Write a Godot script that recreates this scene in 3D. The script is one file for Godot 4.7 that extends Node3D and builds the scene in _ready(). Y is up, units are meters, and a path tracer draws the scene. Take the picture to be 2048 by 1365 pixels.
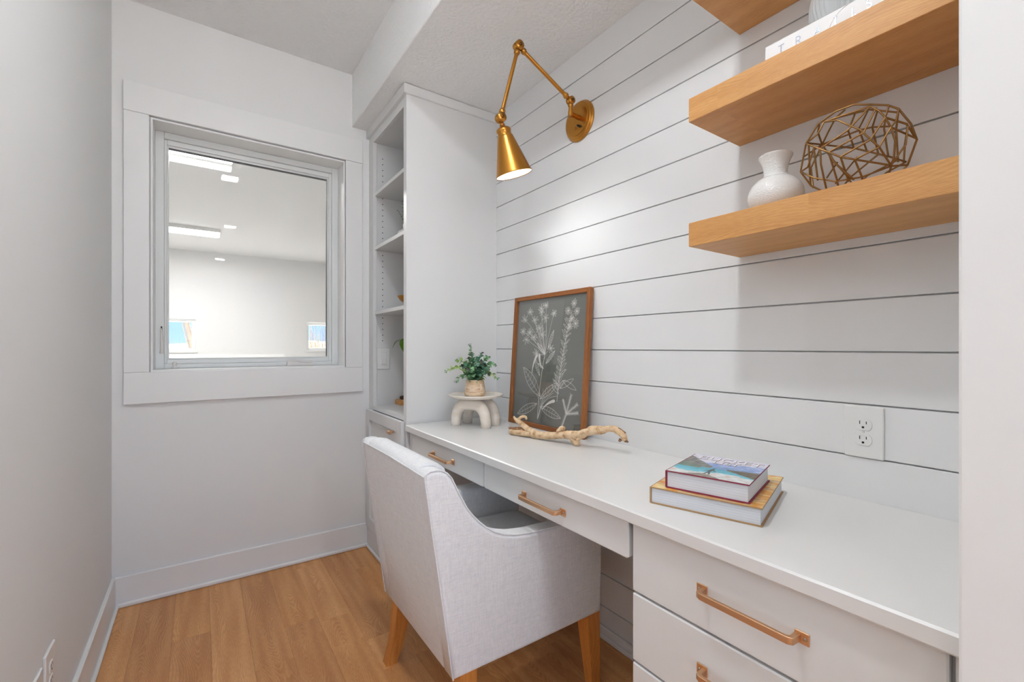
extends Node3D

# ---------- dimensions of the place (metres, y up; camera stands at x=0, z=0) ----------
const XS := 1.287          # face of the shiplap wall
const XL := -0.311         # face of the left wall
const ZW := -2.566         # face of the window wall
const YC := 2.638          # ceiling
const YS := 2.347          # underside of the soffit
const XF := 0.697          # face of the soffit
const YD := 0.762          # top of the worktop
const XD := 0.781          # front edge of the worktop
const XC := 0.79           # front of the bookcase face frame
const ZC := -2.0           # near side of the bookcase
const ZR := -0.138         # face of the end wall at the right

const ORB := [
[[-0.096,0.041,-0.022],[-0.102,0.032,0.004],[-0.104,0.017,0.020],[-0.099,-0.001,0.041],[-0.089,-0.023,0.055],[-0.076,-0.038,0.065],[-0.039,-0.068,0.073]],
[[-0.039,-0.068,0.073],[-0.088,-0.053,0.029],[-0.098,-0.043,0.008],[-0.103,-0.028,-0.011],[-0.102,-0.015,-0.027],[-0.089,0.011,-0.059]],
[[-0.103,-0.028,-0.011],[-0.096,-0.008,0.046],[-0.078,0.040,0.061]],
[[-0.102,-0.015,-0.027],[-0.105,0.003,0.022],[-0.082,0.045,0.052]],
[[-0.098,-0.043,0.008],[-0.089,-0.023,0.055],[-0.075,0.016,0.074]],
[[-0.088,-0.053,0.029],[-0.076,-0.038,0.065],[-0.069,-0.004,0.081]],
[[-0.039,-0.068,0.073],[-0.036,-0.034,0.095],[-0.040,-0.001,0.099]],
[[-0.103,-0.028,-0.011],[-0.068,-0.082,-0.008]],
[[-0.102,-0.015,-0.027],[-0.093,-0.044,-0.029],[-0.075,-0.071,-0.030]],
[[-0.099,-0.008,-0.040],[-0.069,-0.069,-0.044]],
[[-0.093,0.005,-0.052],[-0.050,-0.067,-0.066]],
[[-0.089,0.011,-0.059],[-0.059,-0.036,-0.082],[-0.049,-0.070,-0.065]],
[[-0.103,-0.028,-0.011],[-0.095,-0.048,-0.005],[-0.078,-0.072,0.011],[-0.062,-0.085,0.019]],
[[-0.098,-0.043,0.008],[-0.062,-0.086,0.010]],
[[-0.088,-0.053,0.029],[-0.060,-0.083,0.032]],
[[-0.059,-0.036,-0.082],[-0.072,-0.062,-0.050],[-0.069,-0.081,-0.011],[-0.060,-0.083,0.032],[-0.037,-0.069,0.073],[0.008,-0.061,0.087]],
[[-0.069,-0.004,0.081],[-0.059,-0.029,0.085],[-0.044,-0.057,0.079],[-0.039,-0.068,0.073]],
[[-0.082,0.045,0.052],[-0.079,0.032,0.065],[-0.075,0.016,0.074],[-0.069,-0.004,0.081],[-0.014,-0.019,0.104]],
[[-0.075,0.016,0.074],[-0.042,0.003,0.098],[-0.008,-0.021,0.105]],
[[-0.089,0.011,-0.059],[-0.091,0.043,-0.035],[-0.091,0.056,-0.003],[-0.085,0.059,0.027],[-0.080,0.050,0.051],[-0.063,0.043,0.075],[-0.050,0.034,0.088],[-0.033,0.004,0.102],[-0.008,-0.021,0.105],[0.008,-0.061,0.087]],
[[-0.096,0.041,-0.022],[-0.098,0.039,0.019],[-0.082,0.045,0.052]],
[[-0.062,0.042,0.076],[-0.075,0.016,0.074]],
[[-0.050,0.034,0.088],[-0.062,0.007,0.087],[-0.069,-0.004,0.081]],
[[-0.096,0.041,-0.022],[-0.100,0.019,-0.032],[-0.089,0.011,-0.059]],
[[-0.059,-0.036,-0.082],[-0.082,-0.038,-0.058],[-0.099,-0.008,-0.040]],
[[-0.049,-0.070,-0.065],[-0.039,-0.093,-0.037],[-0.017,-0.106,0.001],[-0.008,-0.099,0.041],[0.007,-0.082,0.069],[0.008,-0.061,0.087]],
[[-0.068,-0.082,-0.008],[-0.031,-0.101,-0.017]],
[[-0.060,-0.083,0.032],[-0.012,-0.104,0.022]],
[[-0.075,-0.071,-0.030],[-0.039,-0.093,-0.037]],
[[-0.037,-0.069,0.073],[-0.002,-0.091,0.055]],
[[0.048,0.052,-0.080],[0.001,0.049,-0.095]],
[[0.048,0.052,-0.080],[0.096,0.037,-0.030],[0.106,0.014,0.008],[0.101,-0.005,0.035],[0.077,-0.032,0.067]],
[[0.048,0.052,-0.080],[0.042,0.073,-0.066],[0.026,0.094,-0.045],[0.020,0.102,-0.024]],
[[0.048,0.052,-0.080],[0.017,0.072,-0.077],[0.004,0.082,-0.069]],
[[0.048,0.052,-0.080],[0.009,0.021,-0.105]],
[[0.048,0.052,-0.080],[0.073,0.028,-0.073],[0.094,-0.028,-0.043],[0.076,-0.073,-0.020]],
[[0.048,0.052,-0.080],[0.039,0.001,-0.100],[0.025,-0.052,-0.090]],
[[0.048,0.052,-0.080],[0.075,0.066,-0.039],[0.080,0.070,-0.016],[0.082,0.068,0.007],[0.082,0.056,0.041]],
[[0.044,0.097,-0.013],[0.070,0.073,-0.035],[0.095,0.037,-0.032]],
[[0.047,0.096,0.011],[0.077,0.072,-0.017],[0.103,0.027,-0.010]],
[[0.053,0.089,0.025],[0.082,0.068,0.007],[0.106,0.011,0.011]],
[[0.070,0.074,0.034],[0.086,0.057,0.027],[0.103,-0.003,0.030]],
[[0.054,0.070,0.060],[0.083,0.047,0.049],[0.092,-0.023,0.050]],
[[0.071,0.035,0.071],[0.086,0.009,0.063],[0.082,-0.030,0.062]],
[[0.026,0.094,-0.045],[0.047,0.095,0.012],[0.054,0.070,0.060]],
[[0.086,0.013,-0.062],[0.069,-0.023,-0.078]],
[[0.102,0.017,-0.028],[0.077,-0.040,-0.063]],
[[0.106,0.011,0.011],[0.095,-0.029,-0.040],[0.079,-0.053,-0.050]],
[[0.094,-0.018,0.047],[0.101,-0.033,-0.009],[0.075,-0.071,-0.029]],
[[0.077,-0.032,0.067],[0.095,-0.039,0.028],[0.068,-0.083,0.001]]]

const DRIFT := [
[[1.053,0.761,-1.528,0.0097],[1.066,0.777,-1.474,0.0115],[1.078,0.780,-1.426,0.0122],[1.093,0.780,-1.364,0.0119],[1.107,0.788,-1.305,0.0130],[1.117,0.796,-1.263,0.0136],[1.126,0.800,-1.227,0.0134],[1.133,0.810,-1.195,0.0111],[1.143,0.824,-1.156,0.0122],[1.152,0.831,-1.119,0.0120],[1.160,0.841,-1.082,0.0092],[1.166,0.841,-1.061,0.0105],[1.172,0.828,-1.035,0.0104],[1.174,0.808,-1.024,0.0071]],
[[1.060,0.828,-1.497,0.0060],[1.067,0.813,-1.471,0.0091],[1.078,0.791,-1.426,0.0105],[1.087,0.784,-1.388,0.0097]],
[[1.057,0.838,-1.512,0.0031],[1.060,0.824,-1.499,0.0053],[1.062,0.816,-1.491,0.0053]],
[[1.062,0.826,-1.491,0.0048],[1.068,0.842,-1.468,0.0048],[1.072,0.842,-1.448,0.0043],[1.073,0.833,-1.447,0.0031]],
[[1.078,0.787,-1.426,0.0080],[1.081,0.770,-1.413,0.0079],[1.084,0.760,-1.398,0.0065],[1.089,0.759,-1.381,0.0041]],
[[1.122,0.802,-1.243,0.0083],[1.125,0.783,-1.230,0.0095],[1.128,0.770,-1.216,0.0103],[1.131,0.771,-1.204,0.0073]],
[[1.129,0.783,-1.213,0.0069],[1.135,0.806,-1.187,0.0068],[1.141,0.830,-1.161,0.0076],[1.147,0.838,-1.138,0.0067],[1.154,0.840,-1.110,0.0049]],
[[1.109,0.804,-1.296,0.0076],[1.113,0.818,-1.278,0.0080],[1.116,0.819,-1.266,0.0062]],
[[1.051,0.788,-1.538,0.0034],[1.056,0.787,-1.518,0.0058],[1.064,0.790,-1.484,0.0072],[1.072,0.785,-1.451,0.0071]],
[[1.121,0.800,-1.246,0.0055],[1.127,0.794,-1.222,0.0069],[1.133,0.795,-1.198,0.0060],[1.139,0.810,-1.172,0.0063],[1.146,0.820,-1.143,0.0054]],
[[1.164,0.848,-1.066,0.0032],[1.169,0.844,-1.047,0.0036],[1.174,0.834,-1.024,0.0028]],
[[1.172,0.817,-1.033,0.0052],[1.176,0.815,-1.020,0.0036]],
[[1.170,0.810,-1.042,0.0052],[1.169,0.803,-1.047,0.0036]],
[[1.174,0.808,-1.026,0.0048],[1.177,0.805,-1.015,0.0024]]]
var M := {}
var used := {}
var rng := RandomNumberGenerator.new()

func numbered(parent: Node, called: String) -> String:
	var key := str(parent.get_instance_id()) + called
	var n: int = used.get(key, 0)
	used[key] = n + 1
	return called if n == 0 else "%s_%03d" % [called, n]

func add(parent: Node, o: Node3D, called: String) -> Node3D:
	o.name = numbered(parent, called)
	parent.add_child(o, true)
	return o

func mk(called: String, mesh: Mesh, mat: Material, parent: Node, at := Vector3.ZERO, turn := Vector3.ZERO) -> MeshInstance3D:
	var o := MeshInstance3D.new()
	o.mesh = mesh
	o.material_override = mat
	o.cast_shadow = GeometryInstance3D.SHADOW_CASTING_SETTING_ON
	add(parent, o, called)
	o.position = at
	o.rotation = turn
	return o

func thing(called: String, label: String, category: String, at := Vector3.ZERO, turn := 0.0, group := "") -> Node3D:
	var o := Node3D.new()
	add(self, o, called)
	o.position = at
	o.rotation.y = turn
	tag(o, label, category, group)
	return o

func tag(o: Node, label: String, category := "", group := "", kind := "") -> void:
	if label: o.set_meta("label", label)
	if category: o.set_meta("category", category)
	if group: o.set_meta("group", group)
	if kind: o.set_meta("kind", kind)

func struct_node(called: String, label: String, category: String) -> Node3D:
	var o := Node3D.new()
	add(self, o, called)
	tag(o, label, category, "", "structure")
	return o

# ---- mesh helpers: faces run clockwise seen from outside ----
func tri(st: SurfaceTool, a: Vector3, b: Vector3, c: Vector3, n: Vector3, ua := Vector2.ZERO, ub := Vector2.ZERO, uc := Vector2.ZERO) -> void:
	if (b - a).cross(c - a).dot(n) > 0.0:
		var t := b; b = c; c = t
		var u := ub; ub = uc; uc = u
	st.set_normal(n); st.set_uv(ua); st.add_vertex(a)
	st.set_normal(n); st.set_uv(ub); st.add_vertex(b)
	st.set_normal(n); st.set_uv(uc); st.add_vertex(c)

func quad(st: SurfaceTool, a: Vector3, b: Vector3, c: Vector3, d: Vector3, n: Vector3, uv := []) -> void:
	if uv.is_empty():
		tri(st, a, b, c, n); tri(st, a, c, d, n)
	else:
		tri(st, a, b, c, n, uv[0], uv[1], uv[2]); tri(st, a, c, d, n, uv[0], uv[2], uv[3])

func face_uv(p: Vector3, axis: int, grain: int, k: Vector2, off: Vector2) -> Vector2:
	var o1 := (axis + 1) % 3
	var o2 := (axis + 2) % 3
	if grain == axis:
		return Vector2(p[o1] * k.x, p[o2] * k.y * 0.2) + off
	var w := o1 if o2 == grain else o2
	return Vector2(p[w] * k.x, p[grain] * k.y) + off

# a chamfered box added to st; centre c, size s, chamfer b; texture runs along the grain axis
func add_box(st: SurfaceTool, c: Vector3, s: Vector3, b := 0.0015, grain := 2, k := Vector2.ONE, off := Vector2.ZERO) -> void:
	var h := s / 2.0
	b = minf(b, minf(h.x, minf(h.y, h.z)) * 0.9)
	for a in 3:
		var p := (a + 1) % 3
		var q := (a + 2) % 3
		for sg in [-1.0, 1.0]:
			var n := Vector3.ZERO
			n[a] = sg
			var v := []
			var uv := []
			for e in [[-1, -1], [1, -1], [1, 1], [-1, 1]]:
				var x := Vector3.ZERO
				x[a] = sg * h[a]; x[p] = e[0] * (h[p] - b); x[q] = e[1] * (h[q] - b)
				v.append(c + x); uv.append(face_uv(x, a, grain, k, off))
			quad(st, v[0], v[1], v[2], v[3], n, uv)
	if b <= 0.0: return
	for a in 3:
		var p := (a + 1) % 3
		var q := (a + 2) % 3
		for sp in [-1.0, 1.0]:
			for sq in [-1.0, 1.0]:
				var n := Vector3.ZERO
				n[p] = sp; n[q] = sq
				var v := []
				for e in [[-1, 0], [1, 0], [1, 1], [-1, 1]]:
					var x := Vector3.ZERO
					x[a] = e[0] * (h[a] - b)
					x[p] = sp * (h[p] - (0.0 if e[1] == 0 else b)); x[q] = sq * (h[q] - (b if e[1] == 0 else 0.0))
					v.append(x)
				quad(st, c + v[0], c + v[1], c + v[2], c + v[3], n.normalized(), [face_uv(v[0], p, grain, k, off), face_uv(v[1], p, grain, k, off), face_uv(v[2], p, grain, k, off), face_uv(v[3], p, grain, k, off)])
	for sx in [-1.0, 1.0]:
		for sy in [-1.0, 1.0]:
			for sz in [-1.0, 1.0]:
				tri(st, c + Vector3(sx * h.x, sy * (h.y - b), sz * (h.z - b)), c + Vector3(sx * (h.x - b), sy * h.y, sz * (h.z - b)), c + Vector3(sx * (h.x - b), sy * (h.y - b), sz * h.z), Vector3(sx, sy, sz).normalized())

func st_new() -> SurfaceTool:
	var st := SurfaceTool.new()
	st.begin(Mesh.PRIMITIVE_TRIANGLES)
	return st

func box(s: Vector3, b := 0.0015, grain := 2, k := Vector2.ONE, off := Vector2.ZERO) -> ArrayMesh:
	var st := st_new()
	add_box(st, Vector3.ZERO, s, b, grain, k, off)
	return st.commit()

# a box between two corners as a mesh instance whose node sits at the box's centre
func bx(called: String, lo: Vector3, hi: Vector3, mat: Material, parent: Node, b := 0.0015, grain := 2, k := Vector2.ONE, off := Vector2.ZERO) -> MeshInstance3D:
	var l := Vector3(minf(lo.x, hi.x), minf(lo.y, hi.y), minf(lo.z, hi.z))
	var u := Vector3(maxf(lo.x, hi.x), maxf(lo.y, hi.y), maxf(lo.z, hi.z))
	return mk(called, box(u - l, b, grain, k, off), mat, parent, (l + u) / 2.0)

# several boxes in one mesh: pieces of one part
func bxs(called: String, list: Array, mat: Material, parent: Node, b := 0.0015) -> MeshInstance3D:
	var st := st_new()
	for e in list:
		var l: Vector3 = e[0]
		var u: Vector3 = e[1]
		add_box(st, (l + u) / 2.0, (u - l).abs(), b)
	return mk(called, st.commit(), mat, parent)

# smooth grid of points; rows x cols, wrapped where asked
func grid(rows: Array, wrap_c := true, wrap_r := false, outward := Vector3.INF) -> ArrayMesh:
	var nr := rows.size()
	var nc: int = rows[0].size()
	var V := PackedVector3Array()
	var UV := PackedVector2Array()
	for r in nr:
		for c in nc:
			V.append(rows[r][c])
			UV.append(Vector2(float(c) / nc, float(r) / nr))
	var I := PackedInt32Array()
	for r in (nr if wrap_r else nr - 1):
		for c in (nc if wrap_c else nc - 1):
			var a := r * nc + c
			var b := r * nc + (c + 1) % nc
			var d := ((r + 1) % nr) * nc + c
			var e := ((r + 1) % nr) * nc + (c + 1) % nc
			I.append_array([a, b, e, a, e, d])
	return smooth(V, I, UV, outward)

func smooth(V: PackedVector3Array, I: PackedInt32Array, UV := PackedVector2Array(), outward := Vector3.INF) -> ArrayMesh:
	# turn faces so that they run clockwise seen from outside (the volume decides, or a given direction)
	var vol := 0.0
	if outward == Vector3.INF:
		var mid := Vector3.ZERO
		for p in V: mid += p
		mid /= V.size()
		for i in range(0, I.size(), 3):
			vol += (V[I[i]] - mid).dot((V[I[i + 1]] - mid).cross(V[I[i + 2]] - mid))
	else:
		for i in range(0, I.size(), 3):
			vol += (V[I[i + 1]] - V[I[i]]).cross(V[I[i + 2]] - V[I[i]]).dot(outward)
	if vol > 0.0:
		for i in range(0, I.size(), 3):
			var t := I[i + 1]; I[i + 1] = I[i + 2]; I[i + 2] = t
	var N := PackedVector3Array()
	N.resize(V.size())
	for i in range(0, I.size(), 3):
		var n := (V[I[i + 2]] - V[I[i]]).cross(V[I[i + 1]] - V[I[i]])
		for k in 3: N[I[i + k]] += n
	for i in N.size():
		N[i] = N[i].normalized() if N[i].length_squared() > 1e-20 else Vector3.UP
	var arr := []
	arr.resize(Mesh.ARRAY_MAX)
	arr[Mesh.ARRAY_VERTEX] = V
	arr[Mesh.ARRAY_NORMAL] = N
	if UV.size() == V.size(): arr[Mesh.ARRAY_TEX_UV] = UV
	arr[Mesh.ARRAY_INDEX] = I
	var m := ArrayMesh.new()
	m.add_surface_from_arrays(Mesh.PRIMITIVE_TRIANGLES, arr)
	return m

func join(list: Array) -> ArrayMesh:
	var st := st_new()
	for e in list:
		var m: Mesh = e if e is Mesh else e[0]
		var x: Transform3D = Transform3D.IDENTITY if e is Mesh else e[1]
		for s in m.get_surface_count():
			st.append_from(m, s, x)
	return st.commit()

# profile: [radius, height] pairs, turned about y
func lathe(profile: Array, seg := 40, ribs := 0, rib := 0.0) -> ArrayMesh:
	var rows := []
	for p in profile:
		var row := []
		for k in seg:
			var a := TAU * k / seg
			var r: float = p[0]
			if ribs > 0: r += rib * (0.5 + 0.5 * cos(a * ribs))
			row.append(Vector3(cos(a) * r, p[1], sin(a) * r))
		rows.append(row)
	return grid(rows)

# curved profile through few points (Catmull-Rom), for lathes
func curved(pts: Array, steps := 6) -> Array:
	var out := []
	for i in pts.size() - 1:
		var p0 := Vector2(pts[maxi(i - 1, 0)][0], pts[maxi(i - 1, 0)][1])
		var p1 := Vector2(pts[i][0], pts[i][1])
		var p2 := Vector2(pts[i + 1][0], pts[i + 1][1])
		var p3 := Vector2(pts[mini(i + 2, pts.size() - 1)][0], pts[mini(i + 2, pts.size() - 1)][1])
		for k in steps:
			var q := p1.cubic_interpolate(p2, p0, p3, float(k) / steps)
			out.append([maxf(q.x, 0.0), q.y])
	out.append(pts[-1])
	return out

# tube along points, radius per point, closed ends; wob roughens it
func tube(pts: Array, radii: Array, seg := 10, wob := 0.0, square := false) -> ArrayMesh:
	var rows := []
	var up := Vector3.UP
	var first: Vector3 = (pts[1] - pts[0]).normalized()
	if absf(first.dot(up)) > 0.9: up = Vector3.RIGHT
	var side := first.cross(up).normalized()
	for i in pts.size():
		var t: Vector3
		if i == 0: t = pts[1] - pts[0]
		elif i == pts.size() - 1: t = pts[i] - pts[i - 1]
		else: t = (pts[i + 1] - pts[i]).normalized() + (pts[i] - pts[i - 1]).normalized()
		t = t.normalized()
		side = (side - t * side.dot(t)).normalized()
		var other := t.cross(side)
		var row := []
		for k in seg:
			var a := TAU * (k + (0.5 if square else 0.0)) / seg
			var r: float = radii[i]
			if wob > 0.0: r *= 1.0 + wob * noise.get_noise_3d(cos(a) * 40.0 + i * 13.0, sin(a) * 40.0, pts[i].z * 900.0)
			row.append(pts[i] + (side * cos(a) + other * sin(a)) * r)
		if i == 0:
			var cap := []
			for k in seg: cap.append(pts[0])
			rows.append(cap)
		rows.append(row)
		if i == pts.size() - 1:
			var cap2 := []
			for k in seg: cap2.append(pts[i])
			rows.append(cap2)
	return grid(rows)

var noise := FastNoiseLite.new()

func spline(pts: Array, steps := 5) -> Array:
	var out := []
	for i in pts.size() - 1:
		var p0: Vector3 = pts[maxi(i - 1, 0)]
		var p1: Vector3 = pts[i]
		var p2: Vector3 = pts[i + 1]
		var p3: Vector3 = pts[mini(i + 2, pts.size() - 1)]
		for k in steps: out.append(p1.cubic_interpolate(p2, p0, p3, float(k) / steps))
	out.append(pts[-1])
	return out

func spread(vals: Array, steps := 5) -> Array:
	var out := []
	for i in vals.size() - 1:
		for k in steps: out.append(lerpf(vals[i], vals[i + 1], float(k) / steps))
	out.append(vals[-1])
	return out

# an outline in x-y given depth along z, with rounded edges
func prism(poly: Array, depth: float, b := 0.004, nb := 3) -> ArrayMesh:
	var P := PackedVector2Array(poly)
	if Geometry2D.is_polygon_clockwise(P): P.reverse()
	var n := P.size()
	var N := []
	for i in n:
		var e1 := (P[i] - P[(i - 1 + n) % n]).normalized()
		var e2 := (P[(i + 1) % n] - P[i]).normalized()
		var m := (Vector2(e1.y, -e1.x) + Vector2(e2.y, -e2.x))
		m = m.normalized() if m.length() > 1e-6 else Vector2(e1.y, -e1.x)
		N.append(m / maxf(0.5, m.dot(Vector2(e1.y, -e1.x))))
	var rows := []
	for side in [-1.0, 1.0]:
		for j in nb + 1:
			var f := float(j) / nb if side < 0 else 1.0 - float(j) / nb
			var ang := f * PI / 2.0
			var row := []
			for i in n:
				var q: Vector2 = P[i] - N[i] * b * (1.0 - sin(ang))
				row.append(Vector3(q.x, q.y, side * (depth / 2.0 - b * (1.0 - cos(ang)))))
			rows.append(row)
	var body := grid(rows)
	var st := st_new()
	for side in [-1.0, 1.0]:
		var inner := PackedVector2Array()
		for i in n: inner.append(P[i] - N[i] * b)
		var I := Geometry2D.triangulate_polygon(inner)
		for i in range(0, I.size(), 3):
			var a := inner[I[i]]
			var c := inner[I[i + 1]]
			var d := inner[I[i + 2]]
			tri(st, Vector3(a.x, a.y, side * depth / 2.0), Vector3(c.x, c.y, side * depth / 2.0), Vector3(d.x, d.y, side * depth / 2.0), Vector3(0, 0, side))
	st.index()
	return join([body, st.commit()])

# ---- materials ----
func mat(called: String, c: Color, rough := 0.5, metal := 0.0) -> StandardMaterial3D:
	var m := StandardMaterial3D.new()
	m.resource_name = called
	m.albedo_color = c
	m.roughness = rough
	m.metallic = metal
	M[called] = m
	return m

func rgb(r: float, g: float, b: float) -> Color:
	return Color(r / 255.0, g / 255.0, b / 255.0)

func tex(w: int, h: int, data: PackedByteArray) -> ImageTexture:
	return ImageTexture.create_from_image(Image.create_from_data(w, h, false, Image.FORMAT_RGB8, data))

# oak grain: cathedral arches (arch 1) or straight lines (arch 0), pores and knots
func oak(w: int, h: int, wm: float, hm: float, light: Color, dark: Color, arch: float, sd: int, rings := 420.0) -> ImageTexture:
	var n := FastNoiseLite.new()
	n.seed = sd
	n.frequency = 1.0
	n.fractal_type = FastNoiseLite.FRACTAL_NONE
	n.noise_type = FastNoiseLite.TYPE_SIMPLEX_SMOOTH
	var d := PackedByteArray()
	d.resize(w * h * 3)
	var cx := wm * (0.35 + 0.3 * fposmod(sd * 0.37, 1.0))
	for y in h:
		var z := hm * y / h
		var bend := n.get_noise_1d(z * 2.2) * 0.02
		var depth := 0.05 * n.get_noise_2d(z * 1.5, 50.0) + 0.03
		for x in w:
			var p := wm * x / w
			var l := p - cx + bend
			var wav := n.get_noise_2d(p * 14.0, z * 2.4) * 0.008 + n.get_noise_2d(p * 45.0, z * 5.0) * 0.0011
			var r := lerpf(l * 0.7, sqrt(l * l + depth * depth * 0.6) + z * 0.012, arch) + wav
			var f := fposmod(r * rings, 1.0)
			var ring := smoothstep(0.0, 0.75, f) * (1.0 - smoothstep(0.86, 1.0, f))
			var pore := n.get_noise_2d(p * 1100.0, z * 34.0)
			var broad := n.get_noise_2d(p * 26.0 + 9.0, z * 2.0)
			var t := clampf(0.34 + 0.28 * ring + 0.26 * maxf(pore, -0.4) + 0.22 * broad, 0.0, 1.0)
			var c := light.lerp(dark, t)
			var i := (y * w + x) * 3
			d[i] = int(c.r * 255.0); d[i + 1] = int(c.g * 255.0); d[i + 2] = int(c.b * 255.0)
	return tex(w, h, d)

func linen(n: int, a: Color, b: Color, sd: int) -> ImageTexture:
	rng.seed = sd
	var hor := PackedFloat32Array(); hor.resize(n * n)
	for y in n:
		var v := rng.randf()
		var len := 0
		for x in n:
			if len <= 0:
				v = rng.randf(); len = rng.randi_range(8, 50)
			len -= 1
			hor[y * n + x] = v
	var ver := PackedFloat32Array(); ver.resize(n * n)
	for x in n:
		var v := rng.randf()
		var len := 0
		for y in n:
			if len <= 0:
				v = rng.randf(); len = rng.randi_range(8, 50)
			len -= 1
			ver[y * n + x] = v
	var d := PackedByteArray(); d.resize(n * n * 3)
	for y in n:
		for x in n:
			var over := ((x / 2 + y / 2) % 2) == 0
			var v := hor[y * n + x] if over else ver[y * n + x]
			v = pow(v, 1.6) * 0.9 + 0.1 * rng.randf()
			var c := a.lerp(b, v)
			var i := (y * n + x) * 3
			d[i] = int(c.r * 255.0); d[i + 1] = int(c.g * 255.0); d[i + 2] = int(c.b * 255.0)
	return tex(n, n, d)

# soft blotches of two or three colours, tiling well enough for small things
func blotch(n: int, cols: Array, freq: float, stretch: Vector2, sd: int) -> ImageTexture:
	var f := FastNoiseLite.new()
	f.seed = sd; f.frequency = freq; f.fractal_octaves = 4
	var d := PackedByteArray(); d.resize(n * n * 3)
	for y in n:
		for x in n:
			var v := clampf(0.5 + 0.75 * f.get_noise_2d(x * stretch.x, y * stretch.y), 0.0, 0.999) * (cols.size() - 1)
			var c: Color = cols[int(v)].lerp(cols[int(v) + 1], v - int(v))
			var i := (y * n + x) * 3
			d[i] = int(c.r * 255.0); d[i + 1] = int(c.g * 255.0); d[i + 2] = int(c.b * 255.0)
	return tex(n, n, d)

func tri_tex(m: StandardMaterial3D, t: Texture2D, k: Vector3, world := false) -> void:
	m.albedo_texture = t
	m.uv1_triplanar = true
	m.uv1_world_triplanar = world
	m.uv1_scale = k

func stroke(img: Image, pts: Array, w0: float, w1: float, c: Color) -> void:
	for i in pts.size() - 1:
		var a: Vector2 = pts[i]
		var b: Vector2 = pts[i + 1]
		var steps := maxi(1, int(a.distance_to(b) / 0.6))
		for k in steps + 1:
			var p := a.lerp(b, float(k) / steps)
			var w := lerpf(w0, w1, (i + float(k) / steps) / (pts.size() - 1))
			for dy in range(-int(w) - 1, int(w) + 2):
				for dx in range(-int(w) - 1, int(w) + 2):
					var q := Vector2i(int(p.x) + dx, int(p.y) + dy)
					if q.x < 0 or q.y < 0 or q.x >= img.get_width() or q.y >= img.get_height(): continue
					var al := clampf(w + 0.5 - p.distance_to(Vector2(q) + Vector2(0.5, 0.5)), 0.0, 1.0)
					if al > 0.0: img.set_pixelv(q, img.get_pixelv(q).lerp(c, al))

func curve2(a: Vector2, b: Vector2, bulge: float, n := 10) -> Array:
	var out := []
	var m := (a + b) / 2.0 + (b - a).orthogonal() * bulge
	for k in n + 1:
		var t := float(k) / n
		out.append(a.lerp(m, t).lerp(m.lerp(b, t), t))
	return out

func _ready() -> void:
	rng.seed = 7
	noise.seed = 3
	noise.frequency = 0.02
	camera_and_sky()
	materials()
	room()
	window_one()
	beyond_window()
	room_behind()
	bookcase()
	worktop_and_drawers()
	shelves()
	wall_lamp()
	chair()
	desk_things()
	shelf_things()
	bookcase_things()
	small_fittings()

func camera_and_sky() -> void:
	var cam := Camera3D.new()
	cam.name = "camera"
	add_child(cam)
	cam.position = Vector3(0, 1.124, 0)
	cam.rotation.y = -0.6064
	cam.projection = Camera3D.PROJECTION_FRUSTUM
	cam.near = 0.05
	cam.far = 400.0
	cam.size = cam.near * 1365.0 / 900.0
	cam.frustum_offset = Vector2(0, cam.near * 11.5 / 900.0)
	cam.current = true
	var e := Environment.new()
	e.background_mode = Environment.BG_SKY
	var sky := Sky.new()
	var sm := ProceduralSkyMaterial.new()
	sm.sky_top_color = rgb(84, 138, 216)
	sm.sky_horizon_color = rgb(138, 178, 228)
	sm.sky_curve = 0.12
	sm.ground_bottom_color = rgb(150, 150, 148)
	sm.ground_horizon_color = rgb(196, 206, 216)
	sm.sky_energy_multiplier = 1.1
	sm.energy_multiplier = 1.0
	sky.sky_material = sm
	e.sky = sky
	e.tonemap_mode = Environment.TONE_MAPPER_LINEAR
	e.tonemap_exposure = 1.73
	e.sdfgi_enabled = true
	e.ssao_enabled = true
	e.ssil_enabled = true
	var sun := DirectionalLight3D.new()
	sun.name = "sun"
	add_child(sun)
	sun.rotation = Vector3(deg_to_rad(-34), deg_to_rad(150), 0)
	sun.light_energy = 11.0
	sun.light_angular_distance = 0.6
	sun.light_color = Color(1.0, 0.97, 0.92)
	sun.sky_mode = DirectionalLight3D.SKY_MODE_LIGHT_ONLY
	sun.shadow_enabled = true
	var we := WorldEnvironment.new()
	we.name = "environment"
	we.environment = e
	add_child(we)

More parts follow.
